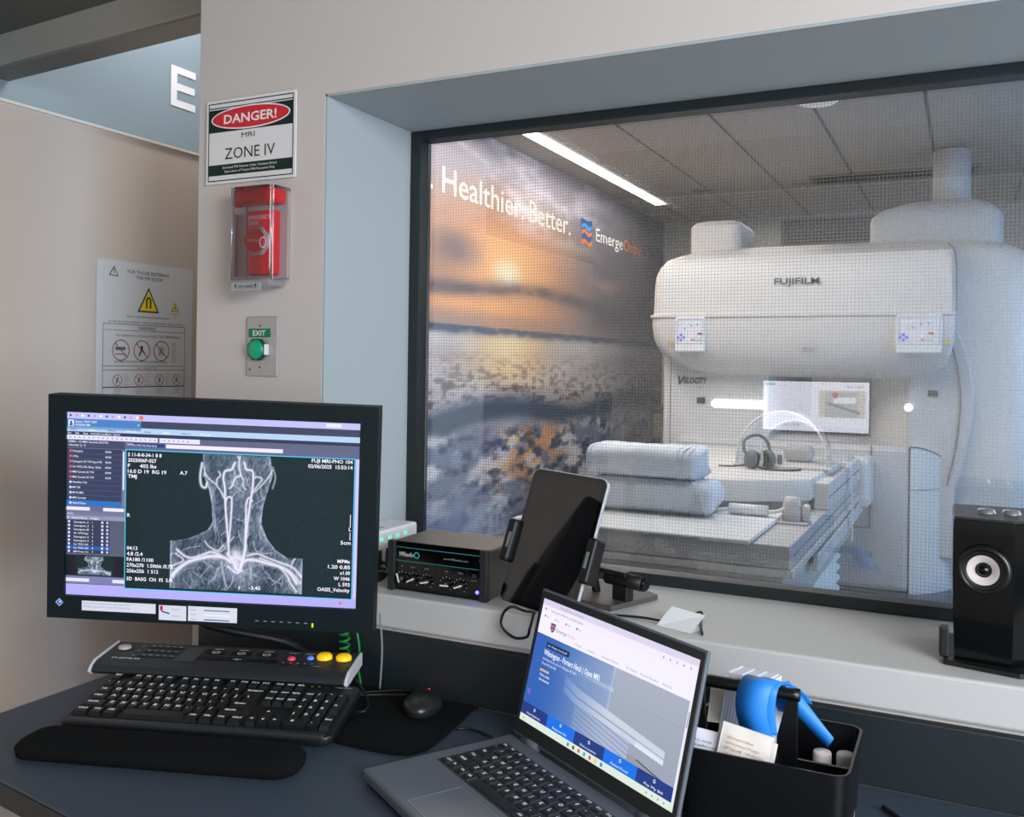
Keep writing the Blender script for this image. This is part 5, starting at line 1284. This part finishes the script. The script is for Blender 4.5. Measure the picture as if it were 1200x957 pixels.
# ------------------------------------------------------------------ caddy with supplies
cd = thing('supply_caddy', 'black plastic caddy with a central handle on the desk behind the laptop', 'caddy', (0, 0, .7505))
cx0, cx1, cy0, cy1, ch = -.300, -.108, 1.052, 1.215, .100
M_cad = mat('caddy_black', (8, 10, 13), .35)
def shell(out_r, in_r, z0, z1, zf):
    bm = bmesh.new()
    o_ = rrect(cx0+.006, cy0+.006, cx1-.006, cy1-.006, .014, 6); O = rrect(cx0, cy0, cx1, cy1, .018, 6); I = rrect(cx0+.003, cy0+.003, cx1-.003, cy1-.003, .015, 6); i_ = rrect(cx0+.009, cy0+.009, cx1-.009, cy1-.009, .012, 6)
    L = [[bm.verts.new((x, y, z)) for x, y in P] for P, z in ((o_, 0), (O, ch), (I, ch), (i_, .003))]
    n = len(o_)
    for a, b_ in zip(L, L[1:]):
        for k in range(n): bm.faces.new((a[k], a[(k+1) % n], b_[(k+1) % n], b_[k]))
    bm.faces.new(L[0][::-1]); bm.faces.new(L[-1])
    return bm
autosmooth(bm_obj('tray', shell(0, 0, 0, 0, 0), M_cad, cd), 40)
ym = (cy0+cy1)/2
box('divider', (cx0+.006, ym-.002, .003), (cx1-.006, ym+.002, ch-.022), M_cad, cd)
box('divider', (-.196, cy0+.005, .003), (-.193, ym-.002, ch-.015), M_cad, cd)
prism('handle_post', [(-.176-.022, .003), (-.176+.002, .003), (-.176+.002, .150), (-.176-.010, .150), (-.176-.022, .10)], ym-.003, ym+.003, M_cad, cd, .001, 'XZ')
prism('handle_post', [(cx0+.004, .003), (cx0+.024, .003), (cx0+.014, .150), (cx0+.004, .150)], ym-.003, ym+.003, M_cad, cd, .001, 'XZ')
tube('handle_bar', [(cx0+.004, ym, .153), (-.24, ym, .153), (-.172, ym, .153)], .008, M_cad, cd)
# things in the caddy
M_ban = mat('blue_rubber', (36, 132, 226), .5)
tq = thing('tourniquet', 'bright blue rubber tourniquet band draped over the caddy handle', 'tourniquet', (-.215, ym, .903))
def band(bm, pts, wv, th=.0012):
    P = catmull(pts, 8); rr = []
    for i, q in enumerate(P):
        d = (P[min(i+1, len(P)-1)]-P[max(i-1, 0)]).normalized(); wvv = Vector(wv[0]).lerp(Vector(wv[1]), i/(len(P)-1)); n_ = d.cross(wvv).normalized()*th
        rr.append([bm.verts.new(q-wvv), bm.verts.new(q+wvv), bm.verts.new(q+wvv+n_), bm.verts.new(q-wvv+n_)])
    for a, b_ in zip(rr, rr[1:]):
        for k in range(4): bm.faces.new((a[k], a[(k+1) % 4], b_[(k+1) % 4], b_[k]))
    bm.faces.new(rr[0][::-1]); bm.faces.new(rr[-1])
bm = bmesh.new()
band(bm, [(-.004, -.016, -.050), (-.010, -.020, -.022), (-.008, -.014, .004), (-.002, 0, .0135), (.006, .016, .006), (.012, .026, -.012), (.016, .034, -.034)], ((.019, -.003, 0), (.020, -.006, 0)))
band(bm, [(.004, -.012, -.046), (.002, -.013, -.020), (.004, -.011, .003), (.008, .001, .0115), (.018, .020, .007), (.032, .034, -.006), (.040, .044, -.020)], ((.016, -.004, 0), (.012, -.006, 0)))
band(bm, [(.016, .012, .006), (.034, .013, -.010), (.054, .015, -.032), (.076, .018, -.056)], ((.010, .006, .004), (.004, -.002, .007)))
bm_obj('band', bm, M_ban, tq, True)
# gauze / wipe packets
def packet(loc, rot, w_, h_, label, txt, col=(226, 220, 216), extra=0):
    t = thing('wipe_packet', label, 'packet', loc, rot)
    m = mat('packet_paper_%d' % col[0], col, .6, noise=.04, scale=200)
    v = []; f = []; n = 8
    for s in (1, -1):
        for j in range(n+1):
            for i in range(n+1):
                u, q = i/n, j/n; b_ = .003*math.sin(PI*u)*math.sin(PI*q)*s+.0006*math.sin(u*9+q*4)
                v.append(((u-.5)*w_, b_-.0002*s, (q-.5)*h_))
    for s in (0, 1):
        o_ = s*(n+1)**2
        for j in range(n):
            for i in range(n): a = o_+j*(n+1)+i; f.append((a, a+1, a+n+2, a+n+1) if s else (a, a+n+1, a+n+2, a+1))
    mesh_obj('pouch', v, f, m, t, True)
    p = Paint(.0002)
    for k, s in enumerate(txt): p.text(s, -w_*.34, h_*(.22-k*.11), h_*.05, (206, 150, 120) if extra == 0 else (90, 96, 130), 1, width=w_*(.5+.12*((k*7) % 3)))
    p.build('packet_print', M_inkm, t, (0, -.0042, 0), WALLROT)
    if extra == 0: box('second_pouch', (-w_/2+.004, .003, -h_/2), (w_/2+.004, .006, h_/2-.006), m, t, bevel=.001)
packet((-.226, 1.082, .843), (-.25, .16, .02), .060, .056, 'white wipe packet with faint orange print leaning in the caddy', ('Sterile', 'Alcohol Prep', 'Pad 70%', 'Antiseptic', 'For external use'))
packet((-.272, 1.085, .835), (-.3, .1, .1), .044, .050, 'white packet with dark blue small print at the caddy left end', ('Rx only', 'Saline', '10 mL', 'Flush'), (214, 214, 226), 1)
packet((-.262, 1.175, .862), (-.5, -.1, -.15), .060, .045, 'plain cream packet lying behind the caddy handle', (), (222, 216, 206), 1)
t = thing('card_stack', 'stack of white cards standing between caddy and backsplash', 'cards', (-.243, 1.180, .840), (-.06, 0, -.2))
bm = bmesh.new()
for k in range(14): add_box(bm, (-.028+k*.004, -.020, -.07), (-.0246+k*.004, .020, .066-.0004*((k*3) % 4)))
bmesh.ops.transform(bm, matrix=Matrix.Shear('XY', 4, (.12, 0)), verts=bm.verts)
bm_obj('cards', bm, mat('card_white', (222, 226, 238), .7), t)
mesh_obj('divider_tab', [(.028, -.02, -.03), (.046, .0, -.03), (.046, .0, .052), (.030, -.018, .064), (.029, -.021, -.03), (.047, -.001, -.03), (.047, -.001, .052), (.031, -.019, .064)], [(0, 1, 2, 3), (7, 6, 5, 4), (0, 4, 5, 1), (1, 5, 6, 2), (2, 6, 7, 3), (3, 7, 4, 0)], mat('card_white', (222, 226, 238), .7), t)
for k, (x, lb) in enumerate(((-.150, 'white-capped vial next to the blue band in the caddy'), (-.124, 'white-capped vial in the right rear corner of the caddy'))):
    t = thing('vial', lb, 'vial', (x, 1.165+k*.006, .754))
    lathe('bottle', [(0, 0), (.010, 0), (.011, .004), (.011, .055), (.008, .064)], mat('vial_body', (170, 172, 176), .2), t, 24); lathe('cap', [(.0105, .060), (.0108, .074), (.0098, .0765), (0, .0768)], mat('cap_white', (228, 222, 222), .5), t, 28)
t = thing('purple_capped_tube', 'purple-capped tube in the front right caddy compartment', 'tube', (-.138, 1.092, .754), (0, 0, 0))
lathe('tube', [(0, 0), (.007, .002), (.007, .055)], mat('vial_body', (170, 172, 176), .2), t, 20); lathe('cap', [(.0085, .052), (.009, .070), (.007, .073), (0, .073)], mat('cap_purple', (110, 80, 150), .5), t, 24)
t = thing('desk_cable', 'dark cable lying on the desk right of the caddy', 'cable', (0, 0, .7505))
tube('cable', [(-.085, 1.22, .004), (-.06, 1.19, .004), (-.045, 1.15, .004), (-.06, 1.11, .004), (-.08, 1.09, .004)], .003, M_cable, t)

# cables behind and below the monitor
o = tube('monitor_cable', [(-1.12, 1.13, .935), (-1.115, 1.12, .90), (-1.105, 1.12, .87), (-1.06, 1.14, .855), (-1.0, 1.20, .83), (-.98, 1.26, .79)], .007, M_cable)
tag(o, 'thick black cable hanging out below the monitor left side', 'cable')
hel = []
for k in range(90): a = k*.55; hel.append(Vector((-.925+.008*math.cos(a), 1.262+.008*math.sin(a), .772+k*.0010)))
bm = bmesh.new(); add_tube(bm, hel, .0022, 6); o = bm_obj('coiled_cable', bm, mat('green_cable', (16, 130, 50), .4), None, True)
tag(o, 'bright green coiled cable below the monitor', 'cable')
o = tube('green_lead', [(-.905, 1.262, .86), (-.895, 1.262, .82), (-.90, 1.265, .79), (-.895, 1.268, .756)], .002, mat('green_cable', (16, 130, 50), .4)); tag(o, 'thin straight green lead beside the coiled cable', 'cable')
o = tube('grey_lead', [(-.855, 1.262, .88), (-.852, 1.265, .82), (-.856, 1.266, .756)], .0018, mat('grey_cable', (120, 134, 140), .4)); tag(o, 'thin grey lead hanging behind the console yellow buttons', 'cable')
o = tube('console_cable', [(-.86, 1.205, .79), (-.83, 1.195, .765), (-.82, 1.17, .757), (-.85, 1.165, .758), (-.87, 1.19, .765), (-.85, 1.235, .757), (-.80, 1.262, .757)], .0022, M_cable)
tag(o, 'black cable looping on the desk right of the console', 'cable')

# second workstation screen on the rear wall: it mirrors faintly in the observation glass
t = thing('wall_display', 'lit white page on a display on the rear wall, mirrored in the observation window', 'display', (-.63, -1.28, 1.115))
t.rotation_euler = (PI/2, 0, PI); t.scale = (.90, .90, .90)
box('display_case', (-.266, -.132, -.02), (.266, .132, .012), M_black, t, bevel=.005)
p = Paint(.0003)
p.rect(-.262, -.128, .262, .128, (228, 228, 244), 0)
PX = -1
p.rect(-.245, -.055, -.02, .085, (196, 190, 180), 1); p.rect(-.21, -.05, -.05, .075, (168, 172, 176), 2); p.line(-.22, -.03, -.06, .02, .012, (120, 120, 124), 3); p.rect(-.20, .02, -.09, .05, (226, 228, 232), 3); p.disc(-.10, .06, .016, (190, 90, 100), 4, 14)
p.rect(.20, .105, .25, .118, (120, 190, 160), 1); p.text('SHINE CLINIC', -.24, .10, .010, (90, 90, 110), 1, width=.09)
p.text('Book a Visit', .08, -.10, .012, (90, 100, 140), 1)
p.build('display_page', attr_mat('display_page_glow', emission=5.0), t, (0, 0, .0125))
